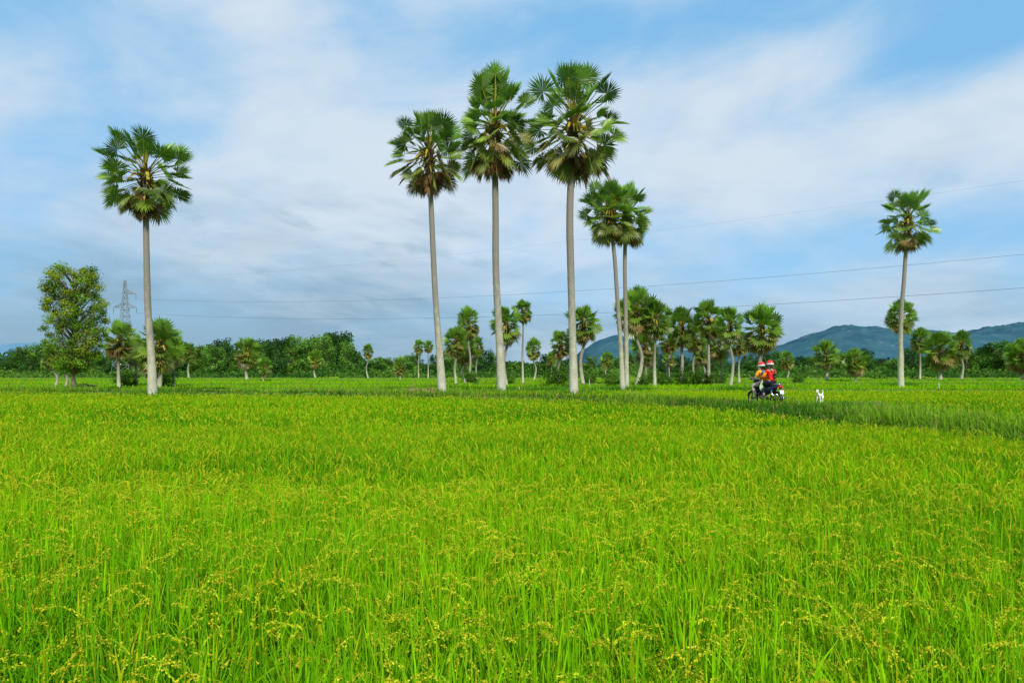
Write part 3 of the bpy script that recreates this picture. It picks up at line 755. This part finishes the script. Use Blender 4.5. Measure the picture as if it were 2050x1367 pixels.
for z, side, Ln in ((25.4, 1, 4.2), (25.4, -1, 4.2), (30.4, 1, 4.0)):
    v, f = bars(arm(z, side, Ln), .06); link(bpy.data.objects.new("cross_arm", mesh_py("cross_arm", v, f, M_STEEL, False)), e)
M_INS = simple_mat("insulator_material", (.14, .10, .08), .3)
for x_, z in ((4.2, 25.6), (-4.2, 25.6), (4.0, 30.6)):
    pts = []; rad = []
    for k in range(13): pts.append((x_, 0, z - k * .17)); rad.append(.13 if k % 2 else .05)
    v, f = tube(pts, rad, 8); link(bpy.data.objects.new("insulator", mesh_py("insulator", v, f, M_INS)), e)
M_WIRE = simple_mat("cable_material", (.10, .11, .12), .6)
for (z0, b, c, x0, rad) in ((28.6, -24.6, 20.6, 4.0, .026), (23.5, -24.6, 19.5, 4.2, .032), (35.5, -13.1, 14.7, 0, .010)):
    pts = []
    for k in range(61):
        t = k / 60; pts.append((PX + x0 + (257 + 8) * t, PY - 150 * t, z0 + b * t + c * t * t))
    v, f = tube(pts, [rad] * 61, 5)
    o = bpy.data.objects.new("power_line", mesh_py("power_line", v, f, M_WIRE)); link(o)
    tag(o, "dark overhead cable sagging above the fields", "power line", "overhead power cables")

# ------------------------------------------------------------------ small field things
M_WOOD = simple_mat("weathered_wood_material", (.22, .17, .11), .9, 0, .3, 9, None, .5, .1)
M_WHITE = simple_mat("pale_stake_material", (.50, .55, .56), .7)
def stake(x, y, h, mat, label, name="stake", z=.0):
    r = random
    v, f = tube([(0, 0, 0), (.02, .01, h * .5), (r.uniform(-.05, .05), 0, h)], [.03, .028, .02], 7)
    e = bpy.data.objects.new(name, mesh_py(name, v, f, mat)); e.location = (x, y, z); link(e)
    tag(e, label, "stake", "stakes standing in the fields")
for (u, v_, d, m) in ((598, 765, 60, M_WOOD), (935, 759, 75, M_WOOD), (1040, 774, 52, M_WHITE), (1270, 784, 40, M_WHITE), (756, 752, 90, M_WOOD), (1180, 760, 75, M_WHITE), (1430, 757, 85, M_WOOD), (1880, 766, 62, M_WHITE), (1722, 762, 70, M_WOOD), (40, 765, 60, M_WOOD)):
    stake(W(u, d), d, Hh(v_, d), m, "thin weathered wooden stake in the paddy" if m is M_WOOD else "thin pale stake marking a paddy edge")
def heap(x, y, a, b, h, seed, label, z=.45):
    r = np.random.default_rng(seed); V = []; F = []; n = 28; m = 9
    for i in range(m):
        q = i / (m - 1) * math.pi / 2
        for k in range(n):
            th = 2 * math.pi * k / n; rr = math.cos(q) * (1 + .2 * math.sin(3 * th + seed) + r.normal(0, .06))
            V.append((a * rr * math.cos(th), b * rr * math.sin(th), h * math.sin(q) * (1 + r.normal(0, .12)) - .02))
    for i in range(m - 1):
        for k in range(n): F.append((i * n + k, i * n + (k + 1) % n, (i + 1) * n + (k + 1) % n, (i + 1) * n + k))
    for _ in range(26):
        p = np.array((r.normal(0, a * .6), r.normal(0, b * .5), h * .5)); d = np.array((r.normal(0, 1), r.normal(0, .5), r.normal(.05, .15))); d /= np.linalg.norm(d)
        vv, ff = tube([p - d * .5, p + (0, 0, .05), p + d * .6], [.025, .03, .01], 5); o = len(V); V.extend(vv); F.extend([tuple(i + o for i in q) for q in ff])
    o = bpy.data.objects.new("debris_heap", mesh_py("debris_heap", V, F, simple_mat("dry_debris_material", (.20, .14, .08), .95, 0, .4, 5, (.34, .25, .14), .8, .1), False)); o.location = (x, y, z); link(o)
    tag(o, label, "heap")
heap(W(838, 44), 44, 1.2, .5, .30, 3, "low brown heap of dry branches beside the palms", .5)
heap(W(168, 60), 60, .8, .4, .35, 6, "small brown heap of earth under the leafy tree")

# ------------------------------------------------------------------ motorbike
BX, BY, BZ = 9.72, 26.3, .54
HEAD = math.radians(22)
M_PAINT = simple_mat("dark_blue_paint_material", (.02, .035, .09), .25)
M_BLACK = simple_mat("black_plastic_material", (.018, .018, .02), .5)
M_TYRE = simple_mat("tyre_rubber_material", (.02, .02, .02), .85)
M_CHROME = simple_mat("chrome_material", (.55, .56, .58), .2, 1.0)
M_RED = simple_mat("red_lens_material", (.55, .01, .01), .25)
M_ORL = simple_mat("orange_lens_material", (.75, .25, .02), .3)
M_PLATE = simple_mat("plate_material", (.75, .76, .76), .5)
bike = empty("motorbike", (BX, BY, BZ), HEAD)
tag(bike, "dark blue motorbike carrying two people along the grassy path", "motorbike")
def part(name, V, F, mat, parent=bike, smooth=True, loc=None):
    o = bpy.data.objects.new(name, mesh_py(name, V, F, mat, smooth)); link(o, parent)
    if loc: o.location = loc
    return o
def torus(R, r, n=32, m=10):
    V, F = [], []
    for i in range(n):
        a = 2 * math.pi * i / n
        for k in range(m):
            b = 2 * math.pi * k / m; q = R + r * math.cos(b)
            V.append((r * .95 * math.sin(b), q * math.cos(a), q * math.sin(a)))
    for i in range(n):
        for k in range(m):
            F.append((i * m + k, ((i + 1) % n) * m + k, ((i + 1) % n) * m + (k + 1) % m, i * m + (k + 1) % m))
    return V, F
def join(*vf):
    V, F = [], []
    for v, f in vf:
        o = len(V); V.extend(v); F.extend([tuple(i + o for i in q) for q in f])
    return V, F
def loft(sections, cap=True):
    V, F = [], []; n = len(sections[0])
    for s in sections: V.extend(s)
    for i in range(len(sections) - 1):
        for k in range(n):
            k2 = (k + 1) % n; F.append((i * n + k, i * n + k2, (i + 1) * n + k2, (i + 1) * n + k))
    if cap: F.append(tuple(range(n))[::-1]); F.append(tuple((len(sections) - 1) * n + k for k in range(n)))
    return V, F
def ell(y, z, hw, hh, n=14, p=2.6, x=0.0, tilt=0.0):
    out = []
    for k in range(n):
        a = 2 * math.pi * k / n; c, s = math.cos(a), math.sin(a)
        zx = hh * math.copysign(abs(s) ** (2 / p), s)
        out.append((x + hw * math.copysign(abs(c) ** (2 / p), c), y + zx * tilt, z + zx))
    return out
for yy, w in ((.62, .030), (-.62, .038)):
    wh = empty("wheel", (0, yy, .29)); wh.parent = bike
    part("tyre", *torus(.255, w), M_TYRE, wh)
    rim = [torus(.222, .012, 28, 6), tube([(-.07, 0, 0), (.07, 0, 0)], [.04, .04], 12)]
    for k in range(5):
        a = 2 * math.pi * k / 5; rim.append(tube([(0, .03 * math.cos(a), .03 * math.sin(a)), (0, .22 * math.cos(a), .22 * math.sin(a))], [.018, .012], 6))
    part("rim", *join(*rim), M_CHROME if yy > 0 else M_BLACK, wh)
    sec = []
    for k in range(9):
        a = math.radians(20 + 140 * k / 8) if yy > 0 else math.radians(-5 + 130 * k / 8); R_ = .315
        c = (R_ * math.cos(a), R_ * math.sin(a)); rr = .058
        sec.append([(-rr, yy + c[0] * .94, .29 + c[1] * .94), (-rr * .7, yy + c[0], .29 + c[1]), (0, yy + c[0] * 1.03, .29 + c[1] * 1.03), (rr * .7, yy + c[0], .29 + c[1]), (rr, yy + c[0] * .94, .29 + c[1] * .94), (rr * .6, yy + c[0] * .97, .29 + c[1] * .97), (-rr * .6, yy + c[0] * .97, .29 + c[1] * .97)])
    if yy < 0: sec = [[(a_, 2 * yy - b_, c_) for a_, b_, c_ in s] for s in sec]
    part("fender", *loft(sec), M_PAINT if yy > 0 else M_BLACK)
part("tail_body", *loft([ell(-.86, .80, .04, .03), ell(-.78, .79, .09, .06), ell(-.6, .74, .12, .10), ell(-.35, .68, .13, .12), ell(-.1, .62, .125, .13), ell(.08, .54, .10, .12), ell(.2, .46, .06, .08)]), M_PAINT)
part("seat", *loft([ell(-.70, .845, .08, .025), ell(-.62, .85, .12, .045), ell(-.4, .84, .13, .05), ell(-.15, .80, .13, .045), ell(.05, .78, .115, .045), ell(.16, .78, .06, .03)]), M_BLACK)
part("leg_shield", *loft([ell(.30, .40, .13, .05), ell(.37, .55, .19, .07), ell(.42, .72, .20, .07), ell(.44, .86, .14, .06), ell(.42, .95, .07, .04)]), M_PAINT)
part("handlebar_cowl", *loft([ell(.30, .99, .05, .03), ell(.36, 1.0, .12, .055), ell(.44, .99, .13, .07), ell(.52, .96, .08, .05)]), M_PAINT)
part("headlight", *loft([ell(.515, .955, .085, .05), ell(.55, .95, .07, .042), ell(.565, .95, .03, .02)]), M_CHROME)
part("engine", *join(loft([ell(-.12, .33, .11, .08), ell(.0, .35, .13, .11), ell(.14, .37, .12, .09), ell(.28, .38, .07, .06)]), tube([(-.13, 0, .34), (.13, 0, .34)], [.085, .085], 16)), M_CHROME)
part("frame", *join(tube([(0, .44, .92), (0, .3, .55), (0, -.1, .45), (0, -.62, .62)], [.03, .035, .035, .025], 8), tube([(-.09, .1, .33), (-.09, -.62, .29)], [.022, .022], 6), tube([(.09, .1, .33), (.09, -.62, .29)], [.022, .022], 6)), M_BLACK)
for s in (-1, 1):
    part("front_fork", *tube([(s * .075, .62, .29), (s * .07, .50, .62), (s * .06, .44, .88)], [.02, .022, .022], 8), M_CHROME)
    part("shock_absorber", *tube([(s * .11, -.60, .32), (s * .11, -.55, .45), (s * .11, -.48, .66)], [.02, .036, .028], 8), M_CHROME)
    part("footrest", *tube([(s * .08, .22, .30), (s * .24, .22, .30)], [.014, .02], 8), M_BLACK)
    part("passenger_footrest", *tube([(s * .10, -.26, .37), (s * .24, -.26, .37)], [.013, .018], 8), M_BLACK)
    part("mirror", *join(tube([(s * .22, .40, 1.03), (s * .28, .36, 1.13), (s * .31, .37, 1.19)], [.007, .007, .007], 6), loft([ell(.36, 1.21, .055, .035, x=s * .31), ell(.375, 1.21, .06, .04, x=s * .31), ell(.40, 1.21, .03, .02, x=s * .31)])), M_BLACK)
    part("turn_signal", *loft([ell(-.86, .72, .012, .012, x=s * .10), ell(-.85, .72, .032, .022, x=s * .12), ell(-.80, .72, .02, .015, x=s * .11)]), M_ORL)
hb = part("handlebar", *tube([(-.34, .37, 1.04), (-.22, .41, 1.03), (0, .43, 1.0), (.22, .41, 1.03), (.34, .37, 1.04)], [.013] * 5, 8), M_CHROME)
for s in (-1, 1):
    part("grip", *tube([(s * .24, .405, 1.033), (s * .37, .36, 1.042)], [.018, .02], 10), M_BLACK, hb)
part("exhaust", *tube([(.08, .12, .26), (.14, -.05, .22), (.15, -.3, .26), (.16, -.85, .36)], [.02, .025, .045, .05], 12), M_CHROME)
part("grab_rail", *tube([(-.12, -.45, .82), (-.13, -.72, .86), (-.07, -.85, .87), (.07, -.85, .87), (.13, -.72, .86), (.12, -.45, .82)], [.014] * 6, 8), M_CHROME)
part("tail_light", *loft([ell(-.90, .765, .055, .025), ell(-.88, .77, .085, .045), ell(-.80, .78, .09, .05)]), M_RED)
part("licence_plate", *loft([[(-.095, -.935, .50), (.095, -.935, .50), (.095, -.905, .64), (-.095, -.905, .64)], [(-.095, -.929, .50), (.095, -.929, .50), (.095, -.899, .64), (-.095, -.899, .64)]]), M_PLATE, smooth=False)
part("plate_bracket", *tube([(0, -.80, .74), (0, -.88, .66), (0, -.915, .52)], [.03, .035, .03], 6), M_BLACK)

# ------------------------------------------------------------------ people
def skin_obj(name, chains, mat, parent=None, sub=2):
    V = []; E = []; R = []; roots = []; idx = []
    for c in chains:
        ids = []
        if c.get('at') is not None: ids.append(idx[c['at'][0]][c['at'][1]])
        else: roots.append(len(V))
        for p, r in zip(c['p'], c['r']):
            V.append(p); R.append(r if isinstance(r, tuple) else (r, r)); ids.append(len(V) - 1)
        for a, b in zip(ids[:-1], ids[1:]): E.append((a, b))
        idx.append(ids)
    me = bpy.data.meshes.new(name + "_skeleton"); me.from_pydata(V, E, [])
    ob = bpy.data.objects.new(name, me); COL.objects.link(ob)
    sk = ob.modifiers.new("Skin", 'SKIN'); sk.use_smooth_shade = True
    sv = me.skin_vertices[0].data
    for i, r in enumerate(R): sv[i].radius = r; sv[i].use_root = i in roots
    ss = ob.modifiers.new("Subsurf", 'SUBSURF'); ss.levels = sub; ss.render_levels = sub
    bpy.context.view_layer.update()
    dg = bpy.context.evaluated_depsgraph_get()
    nm = bpy.data.meshes.new_from_object(ob.evaluated_get(dg)); nm.name = name
    ob.modifiers.clear(); ob.data = nm
    nm.materials.clear(); nm.materials.append(mat)
    nm.polygons.foreach_set("use_smooth", [True] * len(nm.polygons))
    if parent: ob.parent = parent
    return ob
M_SKIN = simple_mat("skin_material", (.38, .20, .12), .55, 0, .08, 12)
M_HAIR = simple_mat("black_hair_material", (.012, .010, .009), .45)
def cloth(name, c): return simple_mat(name, c, .85, 0, .18, 9, None, .4, .1)
def person(J, label, shirt_c, trouser_c, helmet_c, grip):
    mir = lambda p: (-p[0], p[1], p[2])
    T = [J['pelvis'], J['waist'], J['chest'], J['upper'], J['neck'], J['jaw'], J['head'], J['top']]
    ch = [dict(p=T, r=[(.15, .12), (.13, .10), (.155, .11), (.12, .09), .05, (.065, .075), (.078, .095), (.06, .07)])]
    for s in (1, -1):
        f = (lambda p: p) if s > 0 else mir
        ch.append(dict(at=(0, 4 - 1), p=[f(J['sho']), f(J['elb']), f(J['wri']), f(J['pal'])], r=[.058, .040, .026, (.036, .020)]))
    for s in (1, -1):
        f = (lambda p: p) if s > 0 else mir
        toe = J['toe']; an = J['ank']
        ch.append(dict(at=(0, 0), p=[f(J['hip']), f(J['kne']), f(an), f(((an[0] + toe[0]) / 2, (an[1] + toe[1]) / 2, (an[2] * .35 + toe[2] * .65))), f(toe)], r=[.088, .058, .038, .036, .026]))
    for s in (1, -1):
        f = (lambda p: p) if s > 0 else mir
        pal = Vector(J['pal']); fw = Vector(grip[0]); dn = Vector(grip[1]); lat = fw.cross(dn).normalized()
        for k, (o, ln) in enumerate(((-.027, .066), (-.009, .075), (.009, .070), (.026, .055))):
            b = pal + lat * o + fw * .004
            pts = [b, b + fw * ln * .45, b + fw * ln * .62 + dn * ln * .38, b + fw * ln * .30 + dn * ln * .62]
            ch.append(dict(p=[f(tuple(q)) for q in pts], r=[.0095, .009, .0085, .007]))
        b = pal - lat * .028 - fw * .03
        pts = [b, b - lat * .022 + fw * .018 + dn * .01, b - lat * .020 + fw * .035 + dn * .035]
        ch.append(dict(p=[f(tuple(q)) for q in pts], r=[.011, .0105, .009]))
    body = skin_obj("person", ch, M_SKIN)
    body.location = (BX, BY, BZ); body.rotation_euler = (0, 0, HEAD)
    tag(body, label, "person")
    sc = [dict(p=[tuple(Vector(J['pelvis']) + Vector((0, 0, .02))), J['waist'], J['chest'], J['upper'], tuple(Vector(J['upper']) * .45 + Vector(J['neck']) * .55)], r=[(.17, .145), (.155, .13), (.178, .135), (.145, .115), .07])]
    for s in (1, -1):
        f = (lambda p: p) if s > 0 else mir
        cuff = tuple(Vector(J['elb']) * .15 + Vector(J['wri']) * .85) if J.get('long') else tuple(Vector(J['elb']) * .75 + Vector(J['sho']) * .25)
        pts = [f(J['sho']), f(J['elb']), f(cuff)] if J.get('long') else [f(J['sho']), f(cuff)]
        sc.append(dict(at=(0, 3), p=pts, r=[.076, .060, .042] if J.get('long') else [.076, .066]))
    sh = skin_obj("jacket" if J.get('long') else "shirt", sc, cloth("shirt_cloth_material", shirt_c), body)
    tr = [dict(p=[tuple(Vector(J['pelvis']) + Vector((0, 0, .04))), J['pelvis']], r=[(.155, .13), (.165, .14)])]
    for s in (1, -1):
        f = (lambda p: p) if s > 0 else mir
        a_ = tuple(Vector(J['ank']) * .88 + Vector(J['kne']) * .12)
        tr.append(dict(at=(0, 1), p=[f(J['hip']), f(J['kne']), f(a_)], r=[.110, .080, .058]))
    skin_obj("trousers", tr, cloth("trouser_cloth_material", trouser_c), body)
    for s in (1, -1):
        f = (lambda p: p) if s > 0 else mir
        an = Vector(J['ank']); toe = Vector(J['toe'])
        skin_obj("shoe", [dict(p=[f(tuple(an + Vector((0, -.06, -.065)))), f(tuple(an + Vector((0, .03, -.06)))), f(tuple(toe + Vector((0, .02, -.005))))], r=[(.042, .038), (.045, .035), (.040, .022)])], M_BLACK, body)
    hc = Vector(J['head']) + Vector((0, -.005, .028))
    def shell(r0, z0, z1, sc_=1.0):
        V, F = [], []; n = 24; m = 8
        for i in range(m):
            q = z0 + (z1 - z0) * i / (m - 1)
            for k in range(n):
                th = 2 * math.pi * k / n
                V.append((hc.x + r0 * sc_ * math.cos(q) * math.cos(th) * .92, hc.y + r0 * sc_ * math.cos(q) * math.sin(th) * 1.12, hc.z + r0 * sc_ * math.sin(q)))
        for i in range(m - 1):
            for k in range(n): F.append((i * n + k, i * n + (k + 1) % n, (i + 1) * n + (k + 1) % n, (i + 1) * n + k))
        return V, F
    Mh = simple_mat("helmet_paint_material", helmet_c, .25); Mw = simple_mat("white_helmet_band_material", (.78, .78, .76), .35)
    hv = shell(.135, .10, math.pi / 2); h = part("helmet", *hv, Mh, body)
    part("helmet_band", *shell(.1385, -.22, .14), Mw, h)
    brim = loft([[(hc.x + .10 * math.cos(t_), hc.y + .10 + .0 * i + (.06 * i) * math.sin(t_) + .03 * math.sin(t_), hc.z - .005 + zz) for t_ in np.linspace(0, math.pi, 9)] + [(hc.x + .10 * math.cos(t_), hc.y + .10 + (.06 * i) * math.sin(t_), hc.z - .013 + zz) for t_ in np.linspace(math.pi, 0, 9)] for i, zz in ((0, 0), (1, -.015))])
    part("helmet_visor", *brim, Mw, h)
    hr = skin_obj("hair", [dict(p=[tuple(hc + Vector((0, -.045, -.02))), tuple(hc + Vector((0, -.075, -.09))), tuple(Vector(J['neck']) + Vector((0, -.055, J.get('hairdrop', .0))))], r=[(.085, .05), (.07, .035), (.04, .02)])], M_HAIR, body)
    fy = .088
    fc = Vector(J['head']).lerp(Vector(J['jaw']), .35)
    skin_obj("nose", [dict(p=[tuple(fc + Vector((0, fy - .012, .012))), tuple(fc + Vector((0, fy + .012, -.02)))], r=[.010, .014])], M_SKIN, body)
    skin_obj("mouth", [dict(p=[tuple(fc + Vector((-.022, fy - .012, -.052))), tuple(fc + Vector((0, fy - .004, -.054))), tuple(fc + Vector((.022, fy - .012, -.052)))], r=[.004, .007, .004])], simple_mat("lip_material", (.32, .10, .08), .5), body)
    for s in (1, -1):
        skin_obj("eye", [dict(p=[tuple(fc + Vector((s * .030 - .006, fy - .012, .018))), tuple(fc + Vector((s * .030 + .006, fy - .012, .018)))], r=[.008, .008])], M_HAIR, body)
        skin_obj("ear", [dict(p=[tuple(fc + Vector((s * .078, -.01, -.015))), tuple(fc + Vector((s * .085, -.016, .02)))], r=[(.010, .016), (.011, .018)])], M_SKIN, body)
    return body
drv = dict(pelvis=(0, .0, .90), waist=(0, .02, 1.02), chest=(0, .08, 1.18), upper=(0, .11, 1.32), neck=(0, .14, 1.42), jaw=(0, .175, 1.475), head=(0, .165, 1.555), top=(0, .15, 1.63),
           sho=(.185, .12, 1.32), elb=(.30, .17, 1.09), wri=(.31, .36, 1.075), pal=(.305, .41, 1.065), hip=(.10, .05, .88), kne=(.22, .40, .79), ank=(.19, .24, .38), toe=(.20, .40, .325), hairdrop=.0)
p1 = person(drv, "person in orange shirt and beige trousers driving a motorbike", (.85, .34, .02), (.55, .46, .37), (.68, .02, .015), (Vector((0, 1, -.1)).normalized(), Vector((0, -.1, -1)).normalized()))
pas = dict(pelvis=(0, -.42, .945), waist=(0, -.41, 1.07), chest=(0, -.36, 1.23), upper=(0, -.34, 1.37), neck=(0, -.32, 1.47), jaw=(.0, -.285, 1.525), head=(0, -.295, 1.605), top=(0, -.31, 1.68),
           sho=(.18, -.33, 1.36), elb=(.29, -.24, 1.12), wri=(.19, -.02, 1.10), pal=(.165, .03, 1.10), hip=(.11, -.36, .92), kne=(.26, -.03, .86), ank=(.22, -.24, .45), toe=(.23, -.08, .395), long=True, hairdrop=-.10)
p2 = person(pas, "person in red jacket and dark trousers riding behind the driver", (.78, .03, .02), (.02, .022, .03), (.70, .02, .015), (Vector((-.5, .85, 0)).normalized(), Vector((-.85, -.5, 0)).normalized()))
for s in (1, -1):
    skin_obj("sleeve", [dict(p=[(s * .186, -.325, 1.35), (s * .292, -.24, 1.12), (s * .215, -.07, 1.105)], r=[.080, .064, .048])], cloth("orange_sleeve_material", (.85, .28, .02)), p2)
def thing(name, V, F, mat, label, cat, smooth=True):
    o = bpy.data.objects.new(name, mesh_py(name, V, F, mat, smooth)); link(o); o.location = (BX, BY, BZ); o.rotation_euler = (0, 0, HEAD); tag(o, label, cat); return o
bp = thing("backpack", *loft([ell(-.50, 1.10, .05, .04), ell(-.54, 1.13, .07, .08), ell(-.555, 1.18, .075, .08), ell(-.55, 1.21, .07, .07), ell(-.48, 1.22, .05, .06)]), M_BLACK, "small black backpack worn on the passenger's back", "backpack")
part("strap", *join(*[tube([(s * .06, -.50, 1.30), (s * .10, -.36, 1.475), (s * .12, -.22, 1.38), (s * .12, -.20, 1.2)], [.018] * 4, 6) for s in (1, -1)]), M_BLACK, bp)
bag = thing("carrier_bag", *loft([ell(-.20, .98, .02, .02, x=-.27), ell(-.19, .90, .05, .03, x=-.29), ell(-.18, .80, .085, .05, x=-.30), ell(-.17, .70, .09, .05, x=-.30), ell(-.17, .63, .06, .03, x=-.30)]), simple_mat("green_bag_material", (.35, .60, .30), .5, 0, .3, 14, (.75, .80, .6)), "pale green carrier bag hanging between the two riders", "bag")
part("bag_handle", *tube([(-.27, -.20, .98), (-.275, -.2, 1.04), (-.28, -.19, 1.10)], [.012, .008, .008], 6), simple_mat("bag_handle_material", (.45, .62, .4), .5), bag)
thing("scarf", *tube([(-.13, -.22, 1.33), (-.17, -.12, 1.31), (-.14, -.05, 1.27), (-.15, -.03, 1.15)], [.05, .06, .055, .03], 10), simple_mat("blue_cloth_material", (.03, .30, .55), .8), "bright blue scarf between the two riders", "scarf")

# ------------------------------------------------------------------ dog
M_DOG = simple_mat("white_fur_material", (.80, .78, .72), .9, 0, .06, 12, (.86, .84, .80), .5, .1)
ch = [dict(p=[(0, -.20, .34), (0, -.08, .33), (0, .06, .325), (0, .17, .34), (0, .23, .42), (0, .28, .49), (0, .31, .515), (0, .37, .50), (0, .42, .485)],
           r=[(.054, .060), (.050, .054), (.060, .070), (.060, .082), (.042, .050), .042, .050, .030, .020])]
for s, fo, ho in ((1, .07, -.08), (-1, -.06, .07)):
    ch.append(dict(at=(0, 3), p=[(s * .05, .17, .29), (s * .055, .16 + fo * .4, .20), (s * .055, .17 + fo, .10), (s * .055, .18 + fo * 1.3, .02), (s * .055, .21 + fo * 1.3, .012)], r=[.036, .026, .020, .018, .017]))
    ch.append(dict(at=(0, 0), p=[(s * .05, -.20, .27), (s * .06, -.14 + ho * .4, .20), (s * .055, -.24 + ho, .12), (s * .055, -.22 + ho * 1.2, .02), (s * .055, -.19 + ho * 1.2, .012)], r=[.046, .033, .020, .018, .017]))
ch.append(dict(at=(0, 0), p=[(0, -.27, .39), (0, -.31, .47), (0, -.27, .54), (0, -.20, .55)], r=[.026, .024, .020, .014]))
ch.append(dict(at=(0, 6), p=[(.030, .30, .56), (.036, .29, .60)], r=[.018, .007])); ch.append(dict(at=(0, 6), p=[(-.030, .30, .56), (-.036, .29, .60)], r=[.018, .007]))
dog = skin_obj("dog", ch, M_DOG)
dd = 28.0
dog.location = (W(1642, dd), dd, .61); dog.rotation_euler = (0, 0, math.radians(132)); dog.scale = (.88, .84, .90)
tag(dog, "small white dog trotting with curled tail behind the motorbike", "dog")
skin_obj("nose", [dict(p=[(0, .425, .488), (0, .44, .486)], r=[.011, .010])], M_BLACK, dog)
for s in (1, -1):
    skin_obj("eye", [dict(p=[(s * .028, .345, .525), (s * .030, .352, .525)], r=[.008, .007])], M_BLACK, dog)
SP = resample(np.array([(10.2, 27.2), (12.0, 27.8), (13.6, 28.3), (15.5, 29.2)], float), .4)
berm("path", SP, [-1.1, -.6, 0, .6, 1.1], [-.05, .55, .60, .55, -.05], [0, .2, .5, .2, 0], M_DIKE, "short grassy spur branching from the path")
print("done")
